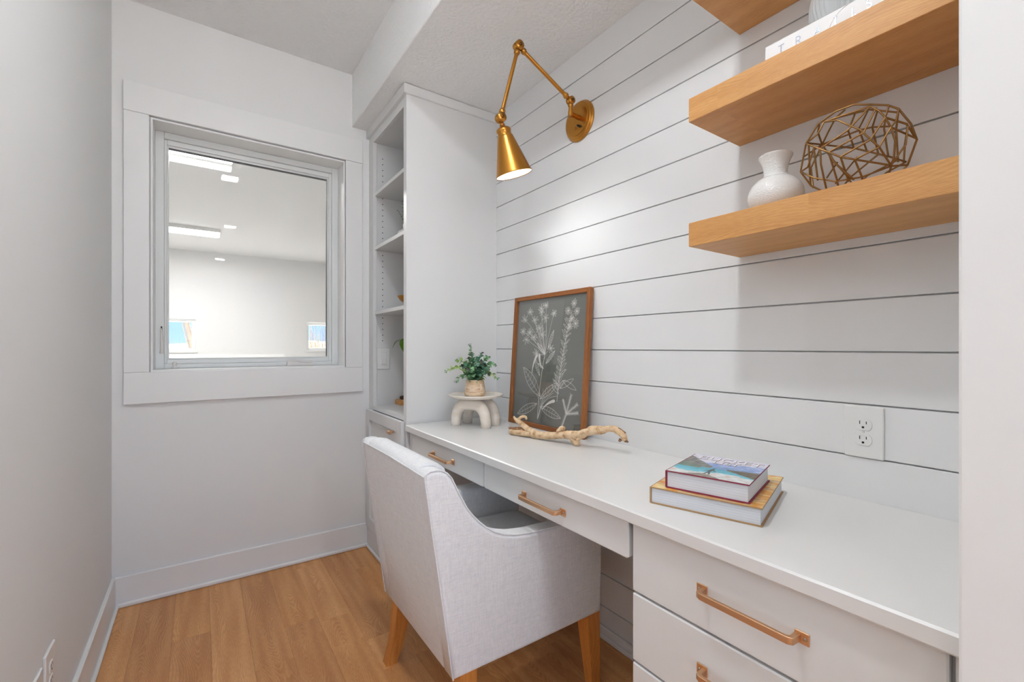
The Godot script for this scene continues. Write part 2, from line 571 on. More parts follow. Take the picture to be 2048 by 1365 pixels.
func materials() -> void:
	mat("wall_paint", rgb(236, 236, 235), 0.75)
	mat("ceiling_paint", rgb(248, 248, 247), 0.9)
	var cn := NoiseTexture2D.new()
	cn.width = 512; cn.height = 512; cn.seamless = true
	var fn := FastNoiseLite.new()
	fn.seed = 11; fn.frequency = 0.06; fn.fractal_octaves = 3
	cn.noise = fn
	M.ceiling_paint.heightmap_enabled = true
	M.ceiling_paint.heightmap_texture = cn
	M.ceiling_paint.heightmap_scale = 0.25
	M.ceiling_paint.uv1_triplanar = true
	M.ceiling_paint.uv1_world_triplanar = true
	M.ceiling_paint.uv1_scale = Vector3(1.6, 1.6, 1.6)
	mat("trim_paint", rgb(239, 239, 238), 0.42)
	mat("shiplap_paint", rgb(236, 236, 236), 0.42)
	mat("cabinet_paint", rgb(227, 227, 226), 0.38)
	mat("quartz", rgb(229, 228, 226), 0.28)
	mat("vinyl", rgb(226, 228, 227), 0.35)
	mat("plastic", rgb(236, 236, 234), 0.3)
	mat("hardware_white", rgb(228, 224, 221), 0.35)
	mat("dark_slot", rgb(40, 38, 36), 0.8)
	mat("gasket", rgb(60, 60, 62), 0.6)
	mat("brass", rgb(196, 138, 62), 0.3, 1.0)
	mat("bronze", rgb(216, 174, 136), 0.4, 1.0)
	mat("brass_dark", rgb(120, 80, 38), 0.4, 1.0)
	mat("screw", rgb(190, 170, 150), 0.3, 1.0)
	mat("wire_gold", rgb(160, 124, 80), 0.45, 1.0)
	mat("shade_white", rgb(245, 244, 240), 0.5)
	var pane := mat("pane", Color(1, 1, 1, 0.03), 0.0)
	pane.transparency = BaseMaterial3D.TRANSPARENCY_ALPHA
	pane.metallic_specular = 0.2
	var pg := mat("picture_glass", Color(1, 1, 1, 0.03), 0.0)
	pg.transparency = BaseMaterial3D.TRANSPARENCY_ALPHA
	var rg := mat("ribbed_glass", Color(0.93, 0.94, 0.94, 0.42), 0.12)
	rg.transparency = BaseMaterial3D.TRANSPARENCY_ALPHA
	var gl := mat("clear_glass", Color(0.96, 0.98, 0.98, 0.04), 0.02)
	gl.refraction_enabled = true
	gl.refraction_scale = 0.05
	var led := mat("led_glow", Color.WHITE, 0.5)
	led.emission_enabled = true
	led.emission = Color(1.0, 0.97, 0.92)
	led.emission_energy_multiplier = 3.0
	var tubeglow := mat("tube_light_glow", Color.WHITE, 0.5)
	tubeglow.emission_enabled = true
	tubeglow.emission = Color(1, 1, 1)
	tubeglow.emission_energy_multiplier = 4.0
	var bulb := mat("bulb_glow", Color.WHITE, 0.5)
	bulb.emission_enabled = true
	bulb.emission = Color(1.0, 0.97, 0.93)
	bulb.emission_energy_multiplier = 6.0
	# oak
	for i in 4:
		var t := oak(150, 1100, 0.122, 1.4, rgb(240, 186, 128), rgb(194, 130, 74), [1.0, 0.8, 0.15, 1.0][i], 20 + i * 7, [330.0, 280.0, 420.0, 240.0][i])
		for j in 3:
			var m := mat("oak_plank_%d_%d" % [i, j], [rgb(255, 255, 255), rgb(238, 232, 228), rgb(250, 246, 238)][j], 0.42)
			m.albedo_texture = t
	var so := oak(220, 1000, 0.25, 1.0, rgb(228, 174, 110), rgb(200, 140, 78), 0.0, 91, 300.0)
	mat("shelf_oak", Color.WHITE, 0.45).albedo_texture = so
	var fo := oak(128, 800, 0.06, 0.6, rgb(186, 120, 62), rgb(122, 68, 28), 0.25, 55, 260.0)
	mat("frame_wood", Color.WHITE, 0.5).albedo_texture = fo
	var lo := oak(128, 512, 0.06, 0.4, rgb(232, 160, 84), rgb(200, 124, 54), 0.1, 77, 200.0)
	tri_tex(mat("leg_wood", Color.WHITE, 0.38), lo, Vector3(9, 3, 9))
	# linen
	var ln := linen(512, rgb(248, 248, 248), rgb(212, 214, 218), 5)
	var fab := mat("linen", Color.WHITE, 0.95)
	tri_tex(fab, ln, Vector3(3.4, 3.4, 3.4))
	fab.rim_enabled = true
	fab.rim = 0.3
	# ceramics and wood
	tri_tex(mat("stoneware", Color.WHITE, 0.22), blotch(128, [rgb(250, 245, 236), rgb(246, 236, 222), rgb(238, 222, 202)], 0.02, Vector2(1, 2.5), 4), Vector3(5, 5, 5))
	tri_tex(mat("pot_clay", Color.WHITE, 0.5), blotch(128, [rgb(232, 208, 176), rgb(214, 178, 136), rgb(240, 220, 196), rgb(198, 152, 108)], 0.014, Vector2(0.7, 2.0), 9), Vector3(9, 9, 9))
	tri_tex(mat("drift_wood", Color.WHITE, 0.75), blotch(256, [rgb(246, 224, 192), rgb(240, 212, 174), rgb(226, 188, 144), rgb(150, 106, 72)], 0.02, Vector2(1, 1), 12), Vector3(7, 7, 7))
	tri_tex(mat("drift_bark", Color.WHITE, 0.85), blotch(128, [rgb(206, 164, 122), rgb(150, 108, 74), rgb(118, 82, 58)], 0.04, Vector2(1, 1), 19), Vector3(12, 12, 12))
	var vw := mat("glazed_white", rgb(238, 237, 234), 0.12)
	var vn := NoiseTexture2D.new()
	vn.width = 256; vn.height = 256; vn.seamless = true
	var vf := FastNoiseLite.new()
	vf.seed = 5; vf.frequency = 0.09
	vn.noise = vf
	vw.heightmap_enabled = true
	vw.heightmap_texture = vn
	vw.heightmap_scale = 0.14
	vw.uv1_triplanar = true
	vw.uv1_scale = Vector3(9, 9, 9)
	mat("soil", rgb(70, 52, 38), 0.9)
	mat("stem_green", rgb(120, 138, 84), 0.6)
	for i in 3:
		var lf := mat("leaf_%d" % i, [rgb(112, 160, 130), rgb(134, 182, 132), rgb(176, 202, 126)][i], 0.55)
		lf.backlight_enabled = true
		lf.backlight = Color(0.2, 0.25, 0.15)
	mat("leaf_tip", rgb(84, 88, 78), 0.6)
	mat("leaf_bright", rgb(112, 166, 44), 0.5)
	mat("paper", rgb(226, 228, 232), 0.8)
	mat("paper_line", rgb(208, 212, 220), 0.8)
	mat("book_cloth", rgb(140, 34, 62), 0.6)
	mat("board_brown", rgb(176, 140, 100), 0.7)
	mat("white_print", rgb(248, 246, 250), 0.6)
	mat("ink_dark", rgb(92, 60, 62), 0.6)
	mat("silver_ink", rgb(186, 192, 204), 0.25, 0.6)
	mat("white_book", rgb(240, 240, 240), 0.5)
	mat("snow", rgb(245, 246, 248), 0.9)
	tri_tex(mat("bark", Color.WHITE, 0.9), blotch(128, [rgb(84, 77, 66), rgb(112, 102, 86), rgb(60, 54, 47)], 0.03, Vector2(3, 1), 31), Vector3(1.5, 1.5, 1.5))
	mat("twig", rgb(112, 92, 64), 0.9)
	mat("twig_dark", rgb(78, 68, 58), 0.9)
	mat("hill", rgb(62, 72, 68), 0.95)
	mat("drywall_far", rgb(240, 240, 240), 0.8)
	mat("concrete", rgb(190, 190, 188), 0.7)

# ---------------------------------------------------------------- the room
func room() -> void:
	# floor: oak planks run towards the window wall
	var fl := struct_node("floor", "light oak plank floor running towards the window wall", "floor")
	bx("subfloor", Vector3(-3.4, -0.12, -2.9), Vector3(4.4, -0.012, 4.5), M.board_brown, fl, 0.0)
	rng.seed = 21
	var edges := []
	var x := -0.333
	while x < 1.30:
		edges.append(x); x += 0.1225
	var joints := {2: [-2.137, -0.95], 6: [-1.955, -0.6], 7: [-1.734, -0.4], 4: [-1.28]}
	for i in edges.size():
		var zs := [-2.57]
		if joints.has(i): zs.append_array(joints[i])
		else: zs.append(-2.57 + rng.randf_range(0.35, 1.3)); 
		while zs[-1] < 0.3: zs.append(zs[-1] + 1.38)
		for j in zs.size() - 1:
			var z0: float = zs[j]
			var z1: float = minf(zs[j + 1], 0.6)
			var v := (i * 7 + j * 3 + (i / 3)) % 4
			var mm: Material = M["oak_plank_%d_%d" % [v, (i + j * 2) % 3]]
			bx("plank", Vector3(edges[i] + 0.0001, -0.012, z0 + 0.0001), Vector3(edges[i] + 0.1224, 0.0, z1 - 0.0001), mm, fl, 0.0004, 2, Vector2(1.0 / 0.122, 1.0 / 1.4), Vector2(0.5, rng.randf()))
	# ceiling, soffit
	var ce := struct_node("ceiling", "white textured ceiling over the nook", "ceiling")
	bx("ceiling_panel", Vector3(-3.4, YC, -2.9), Vector3(4.4, YC + 0.12, 4.5), M.ceiling_paint, ce, 0.0)
	var so := struct_node("ceiling_soffit", "lowered white soffit above desk and bookcase", "ceiling")
	bx("soffit_body", Vector3(XF, YS, -2.6), Vector3(1.45, YC + 0.01, ZR + 0.02), M.ceiling_paint, so, 0.003)
	# left wall
	var wl := struct_node("wall_left", "plain white painted wall left of the window", "wall")
	bx("wall_panel", Vector3(XL - 0.12, -0.02, -2.75), Vector3(XL, YC + 0.02, 0.22), M.wall_paint, wl, 0.002)
	var bl := struct_node("baseboard_left", "white baseboard along the left wall", "baseboard")
	bx("board", Vector3(XL, 0.0, ZW), Vector3(XL + 0.014, 0.135, 0.22), M.trim_paint, bl, 0.003)
	bx("shoe_moulding", Vector3(XL + 0.013, 0.0, ZW), Vector3(XL + 0.026, 0.02, 0.22), M.trim_paint, bl, 0.005)
	# window wall with its opening
	var wb := struct_node("wall_back", "white painted wall around the interior window", "wall")
	var z0 := ZW - 0.16
	bxs("wall_panel", [
		[Vector3(XL - 0.1, -0.02, z0), Vector3(-0.18, YC + 0.02, ZW)],
		[Vector3(0.655, -0.02, z0), Vector3(1.45, YC + 0.02, ZW)],
		[Vector3(-0.18, -0.02, z0), Vector3(0.655, 1.018, ZW)],
		[Vector3(-0.18, 2.144, z0), Vector3(0.655, YC + 0.02, ZW)]], M.wall_paint, wb, 0.0)
	var bb := struct_node("baseboard_back", "white baseboard under the window", "baseboard")
	bx("board", Vector3(XL, 0.0, ZW), Vector3(0.79, 0.131, ZW + 0.014), M.trim_paint, bb, 0.003)
	bx("shoe_moulding", Vector3(XL, 0.0, ZW + 0.013), Vector3(0.79, 0.02, ZW + 0.026), M.trim_paint, bb, 0.005)
	# shiplap wall
	var wr := struct_node("wall_right", "white horizontal shiplap board wall behind the desk", "wall")
	bx("backing", Vector3(XS + 0.011, -0.02, -2.75), Vector3(1.45, YC + 0.02, -0.02), M.shiplap_paint, wr, 0.0)
	var pitch := 0.1244
	var y := 0.8630 - 7.0 * pitch
	while y < YS:
		var lo := maxf(y + 0.0018, 0.0)
		var hi := minf(y + pitch - 0.0018, YS)
		if hi - lo > 0.01:
			bx("board", Vector3(XS, lo, ZC - 0.02), Vector3(XS + 0.012, hi, ZR + 0.01), M.shiplap_paint, wr, 0.0008)
		y += pitch
	var br := struct_node("baseboard_right", "white shoe moulding under the shiplap in the kneehole", "baseboard")
	bx("board", Vector3(XS - 0.012, 0.0, ZC), Vector3(XS, 0.045, -0.66), M.trim_paint, br, 0.003)
	bx("shoe_moulding", Vector3(XS - 0.02, 0.0, ZC), Vector3(XS - 0.011, 0.018, -0.66), M.trim_paint, br, 0.004)
	# end wall at the right edge of the picture
	var we := struct_node("wall_end", "plain white wall end closing the desk nook on the right", "wall")
	bx("wall_panel", Vector3(0.745, -0.02, ZR), Vector3(4.4, YC + 0.02, ZR + 0.12), M.wall_paint, we, 0.003)

func window_one() -> void:
	var w := struct_node("window_1", "white framed interior crank window with flat white casing", "window")
	var zc := ZW + 0.02
	bx("head_casing", Vector3(-0.272, 2.149, ZW - 0.001), Vector3(0.748, 2.277, zc + 0.003), M.trim_paint, w, 0.0015)
	bx("side_casing", Vector3(-0.271, 1.0115, ZW - 0.001), Vector3(-0.184, 2.1485, zc), M.trim_paint, w, 0.0015)
	bx("side_casing", Vector3(0.658, 1.0115, ZW - 0.001), Vector3(0.747, 2.1485, zc), M.trim_paint, w, 0.0015)
	bx("bottom_casing", Vector3(-0.271, 0.874, ZW - 0.001), Vector3(0.749, 1.011, zc + 0.002), M.trim_paint, w, 0.0015)
	# jamb lining
	var zj := ZW + 0.012
	var zf := -2.672
	bx("jamb", Vector3(-0.18, 1.018, ZW - 0.16), Vector3(-0.172, 2.144, zj), M.trim_paint, w, 0.001)
	bx("jamb", Vector3(0.647, 1.018, ZW - 0.16), Vector3(0.655, 2.144, zj), M.trim_paint, w, 0.001)
	bx("jamb", Vector3(-0.18, 2.136, ZW - 0.16), Vector3(0.655, 2.144, zj), M.trim_paint, w, 0.001)
	bx("jamb", Vector3(-0.18, 1.010, ZW - 0.16), Vector3(0.655, 1.020, zj), M.trim_paint, w, 0.001)
	# fixed frame
	var fr := [[Vector3(-0.172, 1.02, zf - 0.06), Vector3(-0.138, 2.136, zf)], [Vector3(0.614, 1.02, zf - 0.06), Vector3(0.647, 2.136, zf)],
		[Vector3(-0.138, 2.106, zf - 0.06), Vector3(0.614, 2.136, zf)], [Vector3(-0.138, 1.02, zf - 0.06), Vector3(0.614, 1.042, zf)]]
	bxs("frame", fr, M.vinyl, w, 0.002)
	# sash, set a little back, with a stepped glazing bead
	var sr := bxs("sash", [[Vector3(-0.138, 1.042, zf - 0.05), Vector3(-0.128, 2.106, zf - 0.012)], [Vector3(0.600, 1.042, zf - 0.05), Vector3(0.614, 2.106, zf - 0.012)],
		[Vector3(-0.128, 2.082, zf - 0.05), Vector3(0.600, 2.106, zf - 0.012)], [Vector3(-0.128, 1.042, zf - 0.05), Vector3(0.600, 1.064, zf - 0.012)]], M.vinyl, w, 0.002)
	bxs("glazing_bead", [[Vector3(-0.128, 1.064, zf - 0.05), Vector3(-0.122, 2.082, zf - 0.02)], [Vector3(0.592, 1.064, zf - 0.05), Vector3(0.600, 2.082, zf - 0.02)],
		[Vector3(-0.122, 2.072, zf - 0.05), Vector3(0.592, 2.082, zf - 0.02)], [Vector3(-0.122, 1.064, zf - 0.05), Vector3(0.592, 1.069, zf - 0.02)]], M.vinyl, sr, 0.001)
	bxs("gasket", [[Vector3(-0.122, 2.070, zf - 0.045), Vector3(0.592, 2.0725, zf - 0.0225)], [Vector3(0.590, 1.069, zf - 0.045), Vector3(0.5925, 2.07, zf - 0.0225)]], M.gasket, sr, 0.0)
	bx("pane", Vector3(-0.1225, 1.0685, zf - 0.027), Vector3(0.5925, 2.0725, zf - 0.024), M.pane, w, 0.0)
	bx("pane", Vector3(-0.1225, 1.0685, zf - 0.042), Vector3(0.5925, 2.0725, zf - 0.039), M.pane, w, 0.0)
	# crank operator folded on the bottom frame
	var cr := mk("crank_operator", prism([Vector2(-0.066, 0), Vector2(0.066, 0), Vector2(0.060, 0.014), Vector2(0.045, 0.020), Vector2(-0.05, 0.026), Vector2(-0.058, 0.022)], 0.03, 0.003), M.hardware_white, w, Vector3(0.445, 1.024, zf + 0.014))
	mk("crank_handle", tube(spline([Vector3(-0.05, 0.026, 0.012), Vector3(-0.02, 0.027, 0.015), Vector3(0.02, 0.018, 0.017), Vector3(0.058, 0.02, 0.016)]), spread([0.004, 0.005, 0.004, 0.0055]), 8), M.hardware_white, cr)
	bx("escutcheon", Vector3(0.375, 1.020, zf), Vector3(0.515, 1.026, zf + 0.03), M.hardware_white, w, 0.002)
	# latch lever on the left frame and the small lock knob below it
	var lv := mk("latch_lever", tube([Vector3(0, 0.0, 0), Vector3(0.002, 0.02, 0.012), Vector3(0, 0.10, 0.010), Vector3(-0.002, 0.115, 0.002)], [0.008, 0.006, 0.0045, 0.003], 10), M.hardware_white, w, Vector3(-0.148, 1.095, zf))
	bx("lever_slot", Vector3(-0.003, 0.05, 0.0), Vector3(0.003, 0.125, 0.001), M.dark_slot, lv, 0.0)
	mk("lock_knob", lathe(curved([[0.0, 0.0], [0.011, 0.0], [0.011, 0.008], [0.006, 0.011], [0.0065, 0.018], [0.009, 0.026], [0.006, 0.033], [0.0, 0.034]], 4), 20), M.hardware_white, w, Vector3(-0.098, 1.0195, zf + 0.014))

func beyond_window() -> void:
	# the large white room on the other side of the glass
	var zf := -9.15
	var yc := 2.72
	var fl := struct_node("floor_far", "pale floor of the white room beyond the window", "floor")
	bx("slab", Vector3(-4.6, -0.2, zf - 0.2), Vector3(5.6, -0.02, -2.72), M.concrete, fl, 0.0)
	var ce := struct_node("ceiling_far", "white ceiling of the room beyond the window", "ceiling")
	bx("ceiling_panel", Vector3(-4.6, yc, zf - 0.2), Vector3(5.6, yc + 0.12, -2.72), M.drywall_far, ce, 0.0)
	var wa := struct_node("wall_far", "white far wall of the room beyond the window", "wall")
	var lx := [-0.75, -0.06]
	var rx := [1.645, 2.6]
	var yb := 1.05
	var yt := 1.585
	bxs("wall_panel", [[Vector3(-4.6, -0.1, zf - 0.12), Vector3(lx[0], yc + 0.05, zf)], [Vector3(lx[1], -0.1, zf - 0.12), Vector3(rx[0], yc + 0.05, zf)], [Vector3(rx[1], -0.1, zf - 0.12), Vector3(5.6, yc + 0.05, zf)],
		[Vector3(lx[0], -0.1, zf - 0.12), Vector3(lx[1], yb, zf)], [Vector3(lx[0], yt, zf - 0.12), Vector3(lx[1], yc + 0.05, zf)],
		[Vector3(rx[0], -0.1, zf - 0.12), Vector3(rx[1], yb, zf)], [Vector3(rx[0], yt, zf - 0.12), Vector3(rx[1], yc + 0.05, zf)]], M.drywall_far, wa, 0.0)
	var ws := struct_node("wall_far_side", "white side walls of the room beyond the window", "wall")
	bx("wall_panel", Vector3(-4.72, -0.1, zf - 0.2), Vector3(-4.6, yc + 0.1, -2.72), M.drywall_far, ws, 0.0)
	bx("wall_panel", Vector3(5.6, -0.1, zf - 0.2), Vector3(5.72, yc + 0.1, -2.72), M.drywall_far, ws, 0.0)
	bxs("wall_panel", [[Vector3(-4.7, -0.1, -2.84), Vector3(XL - 0.1, yc + 0.1, -2.73)], [Vector3(1.45, -0.1, -2.84), Vector3(5.7, yc + 0.1, -2.73)], [Vector3(XL - 0.1, -0.1, -2.735), Vector3(-0.18, yc + 0.1, -2.7265)], [Vector3(0.655, -0.1, -2.735), Vector3(1.45, yc + 0.1, -2.7265)]], M.drywall_far, ws, 0.0)
	var k := 2
	for r in [lx, rx]:
		var w := struct_node("window_%d" % k, ["small far window showing blue sky and a leaning trunk", "small far window showing bare brown brush"][k - 2], "window")
		k += 1
		var t := 0.05
		bx("frame", Vector3(r[0], yb, zf - 0.11), Vector3(r[0] + t, yt, zf - 0.06), M.vinyl, w)
		bx("frame", Vector3(r[1] - t, yb, zf - 0.11), Vector3(r[1], yt, zf - 0.06), M.vinyl, w)
		bx("frame", Vector3(r[0] + t, yt - t, zf - 0.11), Vector3(r[1] - t, yt, zf - 0.06), M.vinyl, w)
		bx("frame", Vector3(r[0] + t, yb, zf - 0.11), Vector3(r[1] - t, yb + t, zf - 0.06), M.vinyl, w)
		bx("pane", Vector3(r[0] + t, yb + t, zf - 0.09), Vector3(r[1] - t, yt - t, zf - 0.086), M.pane, w, 0.0)
		bx("sill", Vector3(r[0] - 0.03, yb - 0.025, zf - 0.07), Vector3(r[1] + 0.03, yb + 0.002, zf + 0.02), M.trim_paint, w)
	# linear lamps on its ceiling
	for z in [-4.52, -7.44]:
		var t := thing("linear_ceiling_light", ["long twin strip light nearest on the ceiling beyond the window", "long twin strip light farther back on the ceiling beyond the window"][0 if z > -5.0 else 1], "ceiling light", Vector3(-0.37, yc, z), 0.0, "strip lights beyond the window")
		bx("housing", Vector3(-0.6, -0.045, -0.16), Vector3(0.6, 0, 0.16), M.plastic, t, 0.004)
		for s in [-1.0, 1.0]:
			bx("tube_lens", Vector3(-0.595, -0.06, s * 0.1 - 0.05), Vector3(0.595, -0.04, s * 0.1 + 0.05), M.tube_light_glow, t, 0.006)
		bx("reflector_rib", Vector3(-0.59, -0.05, -0.03), Vector3(0.59, -0.042, 0.03), M.vinyl, t, 0.002)
		var l := AreaLight3D.new()
		l.name = "strip_light"
		t.add_child(l)
		l.position = Vector3(0, -0.07, 0)
		l.rotation.x = -PI / 2
		l.area_size = Vector2(1.19, 0.3)
		l.light_energy = 3.3
		l.light_color = Color(1.0, 0.99, 0.97)
		l.area_range = 20.0
		l.area_attenuation = 2.0
		l.shadow_enabled = true
	# outdoors
	var g := struct_node("ground_outside", "snow covered ground outside the far windows", "ground")
	bx("snow_field", Vector3(-90, -0.9, -160), Vector3(110, -0.4, -9.4), M.snow, g, 0.0)
	var hl := thing("wooded_hill", "low grey green wooded hill on the horizon outside", "hill", Vector3(0, -0.5, -120))
	var rows := []
	for i in 9:
		var row := []
		for j in 60:
			var px := -90.0 + j * 3.4
			var f := sin(PI * i / 8.0)
			row.append(Vector3(px, f * (2.6 + 0.5 * sin(px * 0.07) + 0.2 * sin(px * 0.4)), -20.0 + i * 5.0))
		rows.append(row)
	mk("slope", grid(rows, false, false, Vector3.UP), M.hill, hl)
	var tr := thing("leaning_tree", "bare leaning tree with pale bark outside the left far window", "tree", Vector3(-0.17, -0.4, -14.0))
	mk("trunk", tube(spline([Vector3(0.14, 0, 0), Vector3(0.0, 1.49, 0), Vector3(-0.117, 2.2, 0), Vector3(-0.36, 3.6, 0.1)]), spread([0.085, 0.066, 0.06, 0.05]), 14, 0.15), M.bark, tr)
	mk("branch", tube([Vector3(-0.02, 1.38, 0.05), Vector3(-0.12, 1.75, 0.05), Vector3(-0.21, 2.2, 0.05), Vector3(-0.35, 3.0, 0)], [0.018, 0.015, 0.012, 0.008], 8), M.bark, tr)
	rng.seed = 99
	for i in 9:
		var a := Vector3(-0.02 - 0.06 * rng.randf(), 1.5 + 0.1 * i, 0)
		var d := Vector3(0.3 + 0.25 * rng.randf(), rng.randf_range(-0.1, 0.3), rng.randf_range(-0.2, 0.2))
		mk("branch", tube([a, a + d * 0.5 + Vector3(0, 0.05, 0), a + d, a + d * 1.4 + Vector3(0.05, 0.12, 0)], [0.008, 0.006, 0.005, 0.003], 6), M.twig_dark, tr)
	for b in 7:
		var t := thing("bare_shrub", ["bare brown shrub nearest the right far window", "tall bare shrub with pale stems outside the right far window", "bare tangle of twigs behind the right far window", "thin bare bush at the right of the brush outside", "bare bush at the left of the brush outside", "small bare bush left of the leaning tree outside", "distant bare bush beside the leaning tree outside"][b], "shrub", Vector3([2.6, 2.95, 3.5, 3.9, 2.3, -1.7, -2.6][b], -0.42, [-12.4, -13.4, -14.0, -12.8, -14.5, -40.0, -46.0][b]), 0.0, "bare shrubs outside")
		for i in 22:
			var lean := Vector3(rng.randf_range(-0.5, 0.5), rng.randf_range(1.6, 2.6) if b < 5 else rng.randf_range(0.8, 2.4), rng.randf_range(-0.4, 0.4))
			var base := Vector3(rng.randf_range(-0.35, 0.35), 0, rng.randf_range(-0.2, 0.2)) * (1.0 if b < 5 else 2.4)
			var mid := base + lean * 0.5 + Vector3(rng.randf_range(-0.1, 0.1), 0, 0)
			mk("twig", tube([base, mid, base + lean], [0.014, 0.01, 0.004], 5), M.twig if i % 3 else M.twig_dark, t)
			var c2 := mid + Vector3(rng.randf_range(-0.3, 0.3), rng.randf_range(0.3, 0.7), 0)
			mk("twig", tube([mid, (mid + c2) / 2.0 + Vector3(0.02, 0, 0), c2], [0.008, 0.006, 0.003], 5), M.twig, t)

func downlight(at: Vector3, label: String, e: float) -> void:
	var t := thing("recessed_downlight", label, "downlight", at, 0.0, "recessed ceiling downlights")
	mk("trim_ring", lathe([[0.066, -0.001], [0.086, -0.001], [0.088, -0.005], [0.082, -0.008], [0.07, -0.006], [0.066, -0.001]], 40), M.plastic, t)
	mk("light_lens", lathe([[0.0, -0.001], [0.067, -0.001], [0.067, -0.004], [0.0, -0.004]], 40), M.led_glow, t)
	var l := AreaLight3D.new()
	l.name = "downlight_lamp"
	t.add_child(l)
	l.position = Vector3(0, -0.012, 0)
	l.rotation.x = -PI / 2
	l.area_size = Vector2(0.12, 0.12)
	l.area_range = 14.0
	l.area_attenuation = 2.0
	l.light_energy = e
	l.light_color = Color(0.955, 0.98, 1.0)
	l.shadow_enabled = true

func room_behind() -> void:
	# the room the photograph is taken from
	var wa := struct_node("wall_behind_left", "white wall of the room behind on the left", "wall")
	bx("wall_panel", Vector3(-3.3, -0.02, 0.1), Vector3(XL - 0.02, YC + 0.02, 0.22), M.wall_paint, wa, 0.0)
	var wb := struct_node("wall_behind_side", "white side walls of the room behind", "wall")
	bx("wall_panel", Vector3(-3.42, -0.02, 0.0), Vector3(-3.3, YC + 0.02, 4.5), M.wall_paint, wb, 0.0)
	bx("wall_panel", Vector3(4.3, -0.02, -0.14), Vector3(4.42, YC + 0.02, 4.5), M.wall_paint, wb, 0.0)
	var zb := 4.3
	var wx := [-2.6, 3.6]
	var wy := [0.06, 2.42]
	var wc := struct_node("wall_behind", "white end wall out of view behind, with glazed doors placed to light the nook", "wall")
	bxs("wall_panel", [[Vector3(-3.4, -0.02, zb), Vector3(wx[0], YC + 0.02, zb + 0.15)], [Vector3(wx[1], -0.02, zb), Vector3(4.4, YC + 0.02, zb + 0.15)], [Vector3(wx[0], -0.02, zb), Vector3(wx[1], wy[0], zb + 0.15)], [Vector3(wx[0], wy[1], zb), Vector3(wx[1], YC + 0.02, zb + 0.15)]], M.wall_paint, wc, 0.0)
	var w := struct_node("window_4", "unseen wide white framed glazed doors behind the camera, placed to light the nook", "window")  # unseen glazing, set close and wide so daylight reaches the nook
	bx("frame", Vector3(wx[0], wy[1] - 0.06, zb + 0.04), Vector3(wx[1], wy[1], zb + 0.11), M.vinyl, w)
	bx("frame", Vector3(wx[0], wy[0], zb + 0.04), Vector3(wx[1], wy[0] + 0.06, zb + 0.11), M.vinyl, w)
	for i in 5:
		var px := lerpf(wx[0] + 0.035, wx[1] - 0.035, i / 4.0)
		bx("mullion", Vector3(px - 0.035, wy[0] + 0.06, zb + 0.04), Vector3(px + 0.035, wy[1] - 0.06, zb + 0.11), M.vinyl, w)
		if i < 4:
			var qx := lerpf(wx[0] + 0.035, wx[1] - 0.035, (i + 1) / 4.0)
			bx("pane", Vector3(px + 0.035, wy[0] + 0.06, zb + 0.072), Vector3(qx - 0.035, wy[1] - 0.06, zb + 0.076), M.pane, w, 0.0)
	var gb := struct_node("unseen_ground_behind", "unseen snow ground behind, placed to bounce daylight through the glazed doors", "ground")
	bx("snow_field", Vector3(-60, -0.4, zb + 0.16), Vector3(60, -0.13, 80), M.snow, gb, 0.0)  # out of view; sunlit snow throws light through the doors and upwards
	downlight(Vector3(0.22, YC, -0.67), "round recessed downlight in the nook ceiling before the window", 0.71)
	downlight(Vector3(0.31, YC, 1.24), "round recessed downlight just behind the nook opening", 0.35)
	downlight(Vector3(0.28, YC, 3.8), "round recessed downlight far back in the room behind", 2.0)
	downlight(Vector3(-1.7, YC, 1.6), "added round fill downlight left in the unseen room behind", 0.7)  # added fill lamp out of view, brightens the room behind
	downlight(Vector3(2.3, YC, 1.6), "added round fill downlight right in the unseen room behind", 1.8)  # second added fill lamp, also out of view

